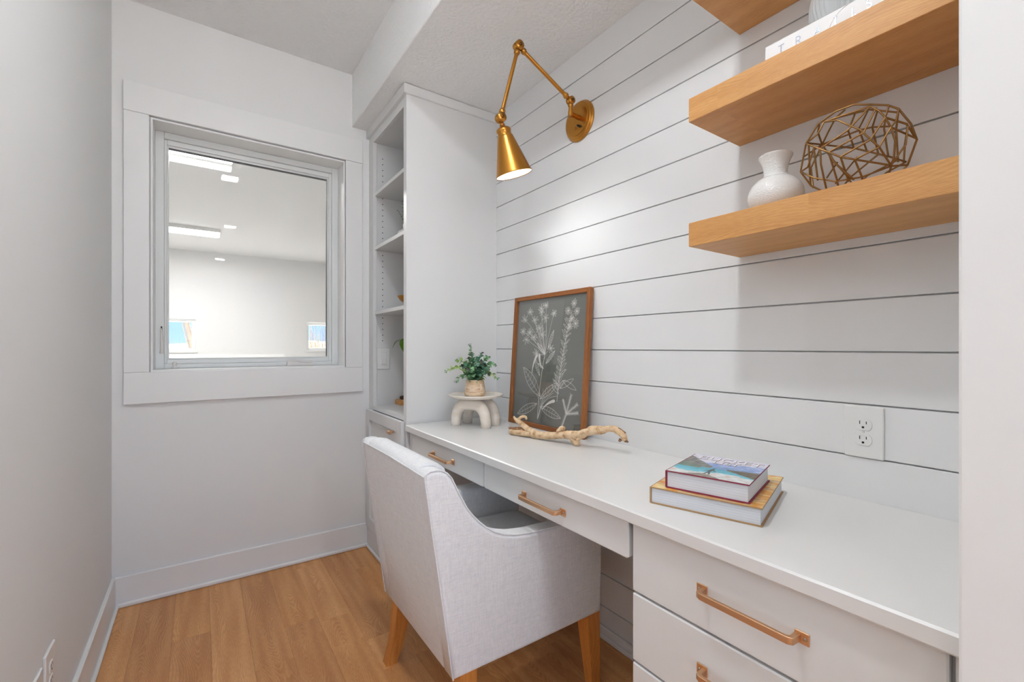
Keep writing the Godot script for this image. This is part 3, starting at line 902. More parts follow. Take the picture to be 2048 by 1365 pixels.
func bookcase() -> void:
	var t := thing("bookcase", "tall white built-in bookcase with shaker door beside the window", "bookcase", Vector3(0, 0, 0))
	var P: Material = M.cabinet_paint
	var zb := ZW + 0.001
	bx("side_panel", Vector3(XC + 0.0, 0.0, ZC - 0.02), Vector3(XS + 0.002, YS - 0.002, ZC), P, t, 0.001)
	bx("side_panel", Vector3(XC + 0.02, 0.0, -2.52), Vector3(XS, YS - 0.002, -2.50), P, t, 0.001)
	bx("back_panel", Vector3(XS - 0.012, 0.0, -2.5), Vector3(XS + 0.002, YS - 0.002, ZC - 0.02), P, t, 0.0)
	bx("top_panel", Vector3(XC + 0.02, 2.262, -2.5), Vector3(XS - 0.012, 2.282, ZC - 0.02), P, t, 0.001)
	bx("stile", Vector3(XC, 0.10, zb), Vector3(XC + 0.02, YS - 0.04, -2.488), P, t, 0.001)
	bx("stile", Vector3(XC - 0.0005, 0.10, ZC - 0.036), Vector3(XC + 0.02, YS - 0.04, ZC + 0.0005), P, t, 0.001)
	bx("top_rail", Vector3(XC, 2.258, -2.488), Vector3(XC + 0.02, YS - 0.04, ZC - 0.036), P, t, 0.001)
	bx("bottom_rail", Vector3(XC, 0.775, -2.488), Vector3(XC + 0.02, 0.797, ZC - 0.036), P, t, 0.001)
	bx("bottom_shelf", Vector3(XC + 0.02, 0.778, -2.5), Vector3(XS - 0.012, 0.797, ZC - 0.02), P, t, 0.001)
	for y in [1.979, 1.680, 1.322]:
		bx("shelf", Vector3(XC + 0.008, y - 0.019, -2.4995), Vector3(XS - 0.012, y, ZC - 0.0205), P, t, 0.001)
	# crown board under the soffit, returned along the side
	var cr := bx("crown", Vector3(XC - 0.016, YS - 0.046, zb), Vector3(XC + 0.004, YS - 0.002, ZC + 0.012), P, t, 0.0015)
	bx("crown_return", Vector3(XC, YS - 0.046, ZC - 0.001) - cr.position, Vector3(XS, YS - 0.002, ZC + 0.012) - cr.position, P, cr, 0.0015)
	# door with a recessed panel
	var d := bx("door", Vector3(XC - 0.008, 0.150, -2.52), Vector3(XC, 0.740, -2.06), P, t, 0.001)
	var o := d.position
	bx("door_stile", Vector3(XC - 0.02, 0.118, -2.556) - o, Vector3(XC - 0.001, 0.773, -2.500) - o, P, d, 0.002)
	bx("door_stile", Vector3(XC - 0.02, 0.118, -2.080) - o, Vector3(XC - 0.001, 0.773, -2.022) - o, P, d, 0.002)
	bx("door_rail", Vector3(XC - 0.02, 0.717, -2.500) - o, Vector3(XC - 0.001, 0.773, -2.080) - o, P, d, 0.002)
	bx("door_rail", Vector3(XC - 0.02, 0.118, -2.500) - o, Vector3(XC - 0.001, 0.176, -2.080) - o, P, d, 0.002)
	var kn := mk("knob", tube([Vector3(0, 0, 0), Vector3(-0.02, 0, 0)], [0.005, 0.005], 14), M.bronze, d, Vector3(XC - 0.02, 0.712, -2.115) - o)
	bx("knob_bar", Vector3(-0.029, -0.008, -0.019), Vector3(-0.017, 0.008, 0.019), M.bronze, kn, 0.002)
	# plinth
	bx("plinth", Vector3(XC - 0.014, 0.0, ZW + 0.014), Vector3(XC + 0.02, 0.112, ZC), P, t, 0.003)
	bx("shoe_moulding", Vector3(XC - 0.026, 0.0, ZW + 0.026), Vector3(XC - 0.014, 0.02, ZC), P, t, 0.005)
	# shelf pin holes on the far inner side
	var list := []
	var y := 1.03
	var hole := lathe([[0.0, 0.0], [0.0028, 0.0], [0.0028, 0.0004], [0.0, 0.0004]], 10)
	while y < 2.2:
		if y < 0.99 or y > 1.13:
			list.append([hole, Transform3D(Basis(Vector3.RIGHT, PI / 2), Vector3(0.846, y, -2.4995))])
		y += 0.032
	var ph := mk("pin_holes", join(list), M.dark_slot, t)
	tag(ph, "column of small dark shelf pin holes", "", "", "stuff")

func worktop_and_drawers() -> void:
	var w := thing("worktop", "long white quartz worktop of the built-in desk", "worktop")
	bx("slab", Vector3(XD, YD - 0.03, -1.993), Vector3(XS + 0.001, YD, ZR), M.quartz, w, 0.0035)
	var P: Material = M.cabinet_paint
	var k := thing("kneehole_drawer_unit", "shallow white two-drawer apron unit under the worktop above the chair", "drawer unit")
	bx("carcass", Vector3(0.82, 0.655, -1.992), Vector3(XS, YD - 0.031, -0.682), P, k, 0.001)
	bx("filler_strip", Vector3(0.802, 0.64, -1.992), Vector3(0.82, YD - 0.031, -1.962), P, k, 0.001)
	for r in [[-1.957, -1.327], [-1.322, -0.689]]:
		var z: float = (r[0] + r[1]) / 2.0
		var d := mk("drawer", prism([Vector2(r[0] - z, -0.042), Vector2(r[0] - z + 0.006, -0.045), Vector2(r[1] - z - 0.006, -0.045), Vector2(r[1] - z, -0.040), Vector2(r[1] - z, 0.0425), Vector2(r[0] - z, 0.0425)], 0.02, 0.003), P, k)
		d.transform = Transform3D(Basis(Vector3(0, 0, 1), Vector3(0, 1, 0), Vector3(-1, 0, 0)), Vector3(0.81, 0.6855, z))
		var hn := Node3D.new()
		d.add_child(hn)
		hn.name = "handle"
		hn.transform = d.transform.affine_inverse() * Transform3D(Basis.IDENTITY, Vector3(0.8, 0.68, z + 0.005))
		pull_into(hn, 0.083)
	var c := thing("drawer_cabinet", "white three-drawer base cabinet under the worktop at right", "cabinet")
	bx("carcass", Vector3(0.82, 0.08, -0.676), Vector3(XS, YD - 0.031, ZR - 0.002), P, c, 0.001)
	bx("filler_strip", Vector3(0.806, 0.0, -0.152), Vector3(0.82, YD - 0.031, ZR - 0.0005), P, c, 0.001)
	bx("toe_kick", Vector3(0.85, 0.0, -0.67), Vector3(XS, 0.08, ZR - 0.002), P, c, 0.001)
	for r in [[0.5765, 0.727], [0.4205, 0.5715], [0.09, 0.4155]]:
		var y: float = (r[0] + r[1]) / 2.0
		var d := bx("drawer", Vector3(0.8, r[0], -0.678), Vector3(0.82, r[1], -0.157), P, c, 0.0025)
		var hn := Node3D.new()
		d.add_child(hn)
		hn.name = "handle"
		hn.position = Vector3(0.8, r[1] - 0.073, -0.418) - d.position
		pull_into(hn, 0.083)

func pull_into(h: Node3D, half: float) -> void:
	# square bar bent at both ends into flanged feet, standing off towards -x
	var pts := [Vector2(-half + 0.006, -0.030), Vector2(half - 0.006, -0.030), Vector2(half + 0.002, -0.0255), Vector2(half + 0.004, -0.003), Vector2(half + 0.004, 0.0), Vector2(half - 0.005, 0.0), Vector2(half - 0.006, -0.020), Vector2(half - 0.010, -0.0225), Vector2(-half + 0.010, -0.0225), Vector2(-half + 0.006, -0.020), Vector2(-half + 0.005, 0.0), Vector2(-half - 0.004, 0.0), Vector2(-half - 0.004, -0.003), Vector2(-half - 0.002, -0.0255)]
	var b := mk("bar", prism(pts, 0.012, 0.0012, 2), M.bronze, h)
	# outline x runs along z, outline y along x
	b.transform = Transform3D(Basis(Vector3(0, 0, 1), Vector3(1, 0, 0), Vector3(0, 1, 0)), Vector3.ZERO)
	for s in [-1.0, 1.0]:
		bx("flange", Vector3(-0.003, -0.010, s * (half - 0.006)), Vector3(0.0, 0.010, s * (half + 0.016)), M.bronze, h, 0.0008)
		mk("screw", lathe([[0.0, 0.0], [0.0032, 0.0], [0.0026, 0.0014], [0.0, 0.002]], 12), M.screw, h, Vector3(-0.003, 0, s * (half + 0.010)), Vector3(0, 0, PI / 2))

func shelves() -> void:
	var names := ["lowest thick oak floating shelf holding the round white vase", "middle thick oak floating shelf holding a white book", "topmost thick oak floating shelf at the top edge"]
	var y := [[1.383, 1.444], [1.705, 1.766], [2.029, 2.090]]
	for i in 3:
		var s := thing("floating_shelf", names[i], "shelf", Vector3.ZERO, 0.0, "oak floating shelves")
		bx("shelf_box", Vector3(1.04, y[i][0], -0.697), Vector3(XS, y[i][1], ZR - 0.0005), M.shelf_oak, s, 0.001, 2, Vector2(4.0, 1.0), Vector2(0.13 + 0.3 * i, 0.2 * i))

func wall_lamp() -> void:
	var t := thing("wall_lamp", "brass swing-arm wall lamp with conical shade over the desk", "lamp", Vector3(XS, 2.052, -1.362))
	var o := t.position
	var B: Material = M.brass
	mk("wall_plate", lathe(curved([[0.0, 0.0], [0.076, 0.0], [0.076, 0.010], [0.072, 0.016], [0.062, 0.018], [0.058, 0.021], [0.0, 0.022]], 5), 48), B, t, Vector3.ZERO, Vector3(0, 0, PI / 2))
	var J1 := Vector3(1.217, 2.108, -1.344) - o
	var E := Vector3(0.989, 2.261, -1.383) - o
	var J2 := Vector3(0.916, 1.973, -1.395) - o
	# post out of the plate, then up to the first joint
	mk("stem", tube([Vector3(-0.018, 0.004, 0.012), Vector3(J1.x, 0.004, 0.018), Vector3(J1.x - 0.004, 0.004, 0.018)], [0.009, 0.009, 0.008], 16), B, t)
	mk("stem", tube([Vector3(J1.x, -0.006, J1.z), Vector3(J1.x, 0.006, J1.z), Vector3(J1.x, 0.03, J1.z), Vector3(J1.x, 0.034, J1.z), Vector3(J1.x, 0.040, J1.z), Vector3(J1.x, 0.048, J1.z)], [0.010, 0.010, 0.0075, 0.011, 0.011, 0.007], 16), B, t)
	mk("switch_knob", tube([Vector3(-0.02, -0.034, 0.02), Vector3(-0.026, -0.034, 0.02), Vector3(-0.036, -0.034, 0.02)], [0.006, 0.004, 0.0035], 12), M.dark_slot, t)
	mk("plate_screw", tube([Vector3(-0.02, -0.034, -0.006), Vector3(-0.0245, -0.034, -0.006)], [0.005, 0.0045], 12), B, t)
	# joints: a round knuckle of two cheeks with a screw, turned about z
	for jj in [[J1, 0.85], [E, 1.0], [J2, 1.0]]:
		var J: Vector3 = jj[0]
		var k: float = jj[1]
		var kn := mk("joint", tube([Vector3(0, 0, -0.014 * k), Vector3(0, 0, -0.004 * k), Vector3(0, 0, -0.0035 * k), Vector3(0, 0, 0.0035 * k), Vector3(0, 0, 0.004 * k), Vector3(0, 0, 0.014 * k)], [0.017 * k, 0.0175 * k, 0.012 * k, 0.012 * k, 0.0175 * k, 0.017 * k], 24), B, t, J)
		mk("joint_screw", tube([Vector3(0, 0, 0.013 * k), Vector3(0, 0, 0.0175 * k)], [0.006, 0.005], 12), M.brass_dark, kn)
	# arms with collars at both ends
	for ab in [[J1, E], [E, J2]]:
		var a: Vector3 = ab[0]
		var b: Vector3 = ab[1]
		var d := (b - a).normalized()
		var L := a.distance_to(b)
		var pts := []
		for q in [0.012, 0.02, 0.021, 0.030, 0.031, 0.036, 0.037]: pts.append(a + d * q)
		for q in [0.037, 0.036, 0.031, 0.030, 0.021, 0.02, 0.012]: pts.append(a + d * (L - q))
		mk("arm", tube(pts, [0.008, 0.008, 0.0115, 0.0115, 0.009, 0.009, 0.0072, 0.0072, 0.009, 0.009, 0.0115, 0.0115, 0.008, 0.008], 16), B, t)
	# shade hanging from the last joint
	var ax := Vector3(0.294, -0.956, 0.004).normalized()
	var side := ax.cross(Vector3(0, 0, 1)).normalized()
	var turn := Basis(side, -ax, side.cross(-ax))
	var sh := mk("lamp_shade", lathe([[0.0, -0.012], [0.007, -0.014], [0.007, -0.022], [0.010, -0.024], [0.010, -0.030], [0.016, -0.034], [0.026, -0.040], [0.0275, -0.046], [0.0275, -0.050], [0.0255, -0.052], [0.0255, -0.064], [0.0290, -0.066], [0.0300, -0.070], [0.0680, -0.202], [0.0700, -0.203], [0.0705, -0.206], [0.0690, -0.208]], 56), B, t)
	sh.transform = Transform3D(turn, J2)
	mk("shade_lining", lathe([[0.0, -0.074], [0.0285, -0.074], [0.0670, -0.2055]], 56), M.shade_white, sh)
	mk("light_bulb", lathe(curved([[0.0, -0.076], [0.012, -0.078], [0.013, -0.098], [0.024, -0.122], [0.026, -0.140], [0.018, -0.158], [0.0, -0.164]], 5), 28), M.bulb_glow, sh)
	var l := OmniLight3D.new()
	l.name = "bulb_light"
	sh.add_child(l)
	l.position = Vector3(0, -0.138, 0)
	l.omni_range = 8.0
	l.omni_attenuation = 2.0
	l.light_size = 0.035
	l.light_energy = 0.042
	l.light_color = Color(0.955, 0.98, 1.0)
	l.shadow_enabled = true

func chair() -> void:
	var t := thing("armchair", "light grey linen armchair with tan wooden legs pushed under the desk", "chair", Vector3(0.8, 0, -1.3195))
	var o := t.position
	var zn := -1.054
	var zf := -1.585
	var th := 0.062
	var prof := []
	for p in [[0.546, 0.248], [0.5255, 0.385], [0.505, 0.523], [0.4845, 0.66], [0.4655, 0.788], [0.468, 0.800], [0.480, 0.806], [0.497, 0.807], [0.512, 0.804], [0.528, 0.795], [0.541, 0.780], [0.551, 0.760], [0.566, 0.729], [0.588, 0.690], [0.606, 0.667], [0.626, 0.646], [0.648, 0.626], [0.674, 0.608], [0.705, 0.594], [0.745, 0.583], [0.80, 0.576], [0.88, 0.573], [0.97, 0.572], [1.06, 0.571], [1.082, 0.568], [1.094, 0.558], [1.098, 0.54], [1.096, 0.40], [1.092, 0.262], [1.088, 0.248], [0.80, 0.246]]:
		prof.append(Vector2(p[0] - o.x, p[1]))
	var arm := prism(prof, th, 0.011, 4)
	for z in [zn - th / 2.0, zf + th / 2.0]:
		var a := mk("arm_panel", arm, M.linen, t, Vector3(0, 0, z - o.z))
		# seam piping down the rear corner and along the arm top
		var s := 1.0 if z > -1.3 else -1.0
		var line := []
		for i in range(0, 27):
			var q: Vector2 = prof[i]
			line.append(Vector3(q.x, q.y, s * (th / 2.0 - 0.0035)))
		mk("piping", tube(line, spread_const(0.0022, line.size()), 6), M.linen, a)
	# back between the arm panels, its top slightly rolled over
	var bp := []
	for p in [[0.5465, 0.248], [0.5055, 0.523], [0.4665, 0.785], [0.470, 0.802], [0.485, 0.812], [0.505, 0.814], [0.530, 0.808], [0.548, 0.793], [0.556, 0.770], [0.575, 0.70], [0.605, 0.58], [0.632, 0.47], [0.640, 0.42], [0.640, 0.248]]:
		bp.append(Vector2(p[0] - o.x, p[1]))
	var w := (zn - th) - (zf + th)
	var bk := mk("backrest", prism(bp, w + 0.012, 0.006, 3), M.linen, t, Vector3(0, 0, (zn + zf) / 2.0 - o.z))
	mk("piping", tube([Vector3(0.4665 - o.x, 0.793, -w / 2 - 0.05), Vector3(0.4655 - o.x, 0.797, 0), Vector3(0.4665 - o.x, 0.793, w / 2 + 0.05)], [0.0025, 0.0025, 0.0025], 6), M.linen, bk)
	# seat rail and cushion
	mk("seat_base", box(Vector3(0.44, 0.13, w), 0.01), M.linen, t, Vector3(0.862 - o.x, 0.313, (zn + zf) / 2.0 - o.z))
	mk("seat_cushion", prism([Vector2(-0.23, -0.04), Vector2(0.21, -0.04), Vector2(0.232, -0.02), Vector2(0.235, 0.015), Vector2(0.22, 0.036), Vector2(0.16, 0.046), Vector2(0.0, 0.050), Vector2(-0.16, 0.046), Vector2(-0.22, 0.036), Vector2(-0.232, 0.01)], w - 0.004, 0.02, 4), M.linen, t, Vector3(0.862 - o.x, 0.412, (zn + zf) / 2.0 - o.z))
	# legs: square, rear pair curved backwards, front pair tapering straight
	for z in [zn - 0.034, zf + 0.034]:
		var s := 1.0 if z > -1.3 else -1.0
		var r := leg_mesh([Vector3(0.595, 0.262, z), Vector3(0.594, 0.20, z + s * 0.002), Vector3(0.587, 0.13, z + s * 0.006), Vector3(0.574, 0.06, z + s * 0.010), Vector3(0.556, 0.0, z + s * 0.014)], [0.052, 0.050, 0.046, 0.042, 0.038], o)
		mk("leg", r, M.leg_wood, t)
		var f := leg_mesh([Vector3(1.062, 0.262, z), Vector3(1.068, 0.18, z), Vector3(1.080, 0.0, z + s * 0.004)], [0.054, 0.050, 0.034], o)
		mk("leg", f, M.leg_wood, t)

func spread_const(v: float, n: int) -> Array:
	var a := []
	for i in n: a.append(v)
	return a

func leg_mesh(c: Array, w: Array, o: Vector3) -> ArrayMesh:
	var st := st_new()
	for i in c.size() - 1:
		var A := []
		var B := []
		for e in [[-1, -1], [1, -1], [1, 1], [-1, 1]]:
			A.append(c[i] - o + Vector3(e[0] * w[i] / 2.0, 0, e[1] * w[i] / 2.0))
			B.append(c[i + 1] - o + Vector3(e[0] * w[i + 1] / 2.0, 0, e[1] * w[i + 1] / 2.0))
		for k in 4:
			var n: Vector3 = (A[(k + 1) % 4] - A[k]).cross(Vector3.UP)
			n = n.normalized()
			if n.dot(A[k] - (c[i] - o)) < 0.0: n = -n
			quad(st, A[k], A[(k + 1) % 4], B[(k + 1) % 4], B[k], n)
		if i == 0: quad(st, A[0], A[1], A[2], A[3], Vector3.UP)
		if i == c.size() - 2: quad(st, B[0], B[1], B[2], B[3], Vector3.DOWN)
	return st.commit()

func leaf(len: float, wid: float, cup: float) -> ArrayMesh:
	# a rounded leaf in the x-z plane, stalk at the origin, pointing along +x, a little thick and cupped
	var V := PackedVector3Array()
	var I := PackedInt32Array()
	var n := 6
	for i in n + 1:
		var f := float(i) / n
		var h := wid * 0.5 * pow(sin(PI * pow(f, 0.75)), 0.8) if i > 0 and i < n else 0.0004
		V.append(Vector3(f * len, cup * sin(f * PI) * len - cup * 0.8 * f * f * len, -h))
		V.append(Vector3(f * len, cup * sin(f * PI) * len - cup * 0.8 * f * f * len - 0.12 * h, 0))
		V.append(Vector3(f * len, cup * sin(f * PI) * len - cup * 0.8 * f * f * len, h))
	for i in n:
		for k in 2:
			var a := i * 3 + k
			I.append_array([a, a + 1, a + 4, a, a + 4, a + 3])
	return smooth(V, I, PackedVector2Array(), Vector3.UP)

func sprig(parent: Node, pts: Array, size: float, tone: int, count: int) -> void:
	var line := spline(pts, 5)
	var s := mk("sprig", tube(line, spread([0.0013, 0.0006], line.size() - 1), 5), M.stem_green, parent)
	var big := []
	var tip := []
	for i in count:
		var f := 0.08 + 0.92 * float(i) / (count - 1)
		var q := f * (line.size() - 1)
		var k := mini(int(q), line.size() - 2)
		var p: Vector3 = line[k].lerp(line[k + 1], q - k)
		var d: Vector3 = (line[k + 1] - line[k]).normalized()
		for sd in [0.0, PI]:
			var sz := size * lerpf(1.0, 0.42, f * f) * rng.randf_range(0.8, 1.15)
			var out := d.cross(Vector3(rng.randf_range(-1, 1), rng.randf_range(-1, 1), rng.randf_range(-1, 1))).normalized()
			out = (out + d * rng.randf_range(0.2, 0.8)).normalized()
			var upv := (Vector3(rng.randf_range(-0.6, 0.6), 1.0, rng.randf_range(-0.6, 0.6))).normalized()
			var zx := out.cross(upv).normalized()
			var b := Basis(out, zx.cross(out), zx)
			(tip if f > 0.86 else big).append([leaf(sz, sz * rng.randf_range(0.75, 0.95), rng.randf_range(0.05, 0.25)), Transform3D(b, p)])
	mk("leaves", join(big), M["leaf_%d" % tone], s)
	if tip.size() > 0: mk("leaf_tips", join(tip), M.leaf_tip if tone != 2 else M.leaf_1, s)

func desk_things() -> void:
	# --- two-arch ceramic stand
	var c := Vector3(1.045, YD, -1.80)
	var st := thing("pedestal_stand", "cream glazed ceramic stand with two arches and a round plate", "stand", c)
	var F1 := Vector3(0.970, 0, -1.852) - Vector3(c.x, 0, c.z)
	var F2 := Vector3(1.044, 0, -1.708) - Vector3(c.x, 0, c.z)
	var R1 := Vector3(1.047, 0, -1.882) - Vector3(c.x, 0, c.z)
	var R2 := Vector3(1.118, 0, -1.750) - Vector3(c.x, 0, c.z)
	for ab in [[F1, F2], [R1, R2]]:
		var pts := []
		var rad := []
		var A: Vector3 = ab[0]
		var B: Vector3 = ab[1]
		for i in 25:
			var f := float(i) / 24.0
			var a := PI * f
			var p := (A + B) / 2.0 + (A - B) / 2.0 * signf(cos(a)) * pow(absf(cos(a)), 0.62)
			p.y = 0.102 * pow(sin(a), 0.8)
			pts.append(p)
			rad.append(0.0225 + 0.005 * sin(a))
		pts[0].y = 0.0; pts[24].y = 0.0
		mk("arch", tube(pts, rad, 18), M.stoneware, st)
	mk("plate", lathe(curved([[0.0, 0.124], [0.07, 0.124], [0.11, 0.130], [0.124, 0.139], [0.126, 0.143], [0.122, 0.145], [0.105, 0.139], [0.06, 0.136], [0.0, 0.136]], 5), 64), M.stoneware, st)
	# --- potted plant on it
	var p := thing("potted_plant", "small green eucalyptus plant in a tan clay pot", "plant", c + Vector3(-0.005, 0.137, 0.002))
	mk("pot", lathe(curved([[0.0, 0.0], [0.040, 0.0], [0.0475, 0.006], [0.048, 0.022], [0.0445, 0.045], [0.0405, 0.066], [0.0395, 0.073], [0.0365, 0.073], [0.036, 0.062], [0.0, 0.060]], 5), 44), M.pot_clay, p)
	mk("soil", lathe([[0.0, 0.066], [0.0365, 0.064], [0.036, 0.060], [0.0, 0.060]], 28), M.soil, p)
	rng.seed = 5
	# the view's right on the desk is about (0.82, 0, 0.57)
	var rt := Vector3(0.822, 0, 0.570)
	var to := Vector3(-0.570, 0, 0.822)
	var ends := [[-0.135, 0.080, 0.02, 0.9, 2], [-0.085, 0.035, 0.03, 1.0, 1], [-0.085, 0.135, 0.0, 1.0, 2], [-0.025, 0.205, 0.0, 1.0, 1], [-0.012, 0.165, 0.03, 1.1, 0], [0.03, 0.165, -0.02, 1.2, 0], [0.065, 0.150, 0.0, 1.0, 1], [0.095, 0.110, -0.01, 1.0, 1], [0.105, 0.050, 0.02, 1.0, 2], [0.07, 0.075, 0.06, 1.3, 0], [-0.02, 0.10, 0.08, 1.4, 1], [-0.055, 0.105, 0.05, 1.3, 0], [0.03, 0.125, 0.06, 1.4, 0], [0.0, 0.13, -0.06, 1.2, 0], [-0.05, 0.09, -0.07, 1.1, 0], [0.06, 0.09, -0.07, 1.1, 1], [0.05, 0.11, 0.03, 1.4, 0], [-0.03, 0.14, 0.02, 1.3, 1]]
	for e in ends:
		var tipv: Vector3 = rt * e[0] + to * e[2] + Vector3(0, e[1] + 0.03, 0)
		var base: Vector3 = Vector3(0, 0.064, 0) + rt * e[0] * 0.12 + to * e[2] * 0.1
		var mid: Vector3 = base.lerp(tipv, 0.5) + Vector3(0, 0.022 + 0.02 * absf(e[0]) / 0.13, 0)
		sprig(p, [base, mid, tipv], 0.024 * e[3], e[4], 13)
	# --- framed botanical print leaning on the wall
	var fr := thing("framed_print", "brown wood framed botanical line print leaning on shiplap wall", "picture", Vector3(1.232, YD, -1.5375))
	var lean := atan2(0.040, 0.598)
	fr.rotation.z = -lean
	var fw := 0.5175
	var fh := 0.600
	var fb := 0.019
	var ft := 0.020
	var k := Vector2(16, 1.6)
	bx("frame_stile", Vector3(-ft / 2, 0, -fw / 2), Vector3(ft / 2, fh, -fw / 2 + fb), M.frame_wood, fr, 0.002, 1, k, Vector2(0.1, 0.2))
	bx("frame_stile", Vector3(-ft / 2, 0, fw / 2 - fb), Vector3(ft / 2, fh, fw / 2), M.frame_wood, fr, 0.002, 1, k, Vector2(0.6, 0.5))
	bx("frame_rail", Vector3(-ft / 2, 0, -fw / 2 + fb), Vector3(ft / 2, fb, fw / 2 - fb), M.frame_wood, fr, 0.002, 2, k, Vector2(0.3, 0.7))
	bx("frame_rail", Vector3(-ft / 2, fh - fb, -fw / 2 + fb), Vector3(ft / 2, fh, fw / 2 - fb), M.frame_wood, fr, 0.002, 2, k, Vector2(0.8, 0.1))
	var pm := mat("botanical_print", Color.WHITE, 0.7)
	pm.albedo_texture = botanical()
	var pr := st_new()
	var z0 := -fw / 2 + fb - 0.002
	var z1 := fw / 2 - fb + 0.002
	add_box(pr, Vector3(0.006, fh / 2, 0), Vector3(0.004, fh - 2 * fb + 0.004, z1 - z0), 0.0)
	mk("backing_board", pr.commit(), M.board_brown, fr)
	var ps := st_new()
	quad(ps, Vector3(0.0035, fb - 0.002, z0), Vector3(0.0035, fb - 0.002, z1), Vector3(0.0035, fh - fb + 0.002, z1), Vector3(0.0035, fh - fb + 0.002, z0), Vector3.LEFT, [Vector2(0, 1), Vector2(1, 1), Vector2(1, 0), Vector2(0, 0)])
	mk("print", ps.commit(), pm, fr)
	bx("glass_pane", Vector3(-0.001, fb - 0.002, z0), Vector3(0.001, fh - fb + 0.002, z1), M.picture_glass, fr, 0.0)
	# --- driftwood
	var dw := thing("driftwood", "twisted pale driftwood branch lying before the framed print", "driftwood", Vector3(1.12, YD, -1.27))
	var i := 0
	for br in DRIFT:
		var pts := []
		var rad := []
		for q in br:
			var r: float = q[3]
			pts.append(Vector3(q[0], maxf(q[1], YD + r * 1.2), q[2]) - dw.position)
			rad.append(r * 1.12)
		var sp := spline(pts, 6)
		var rr := spread(rad, 6)
		mk("trunk" if i == 0 else "branch", tube(sp, rr, 14, 0.3), M.drift_bark if i >= 8 and i != 9 else M.drift_wood, dw)
		i += 1
	books()

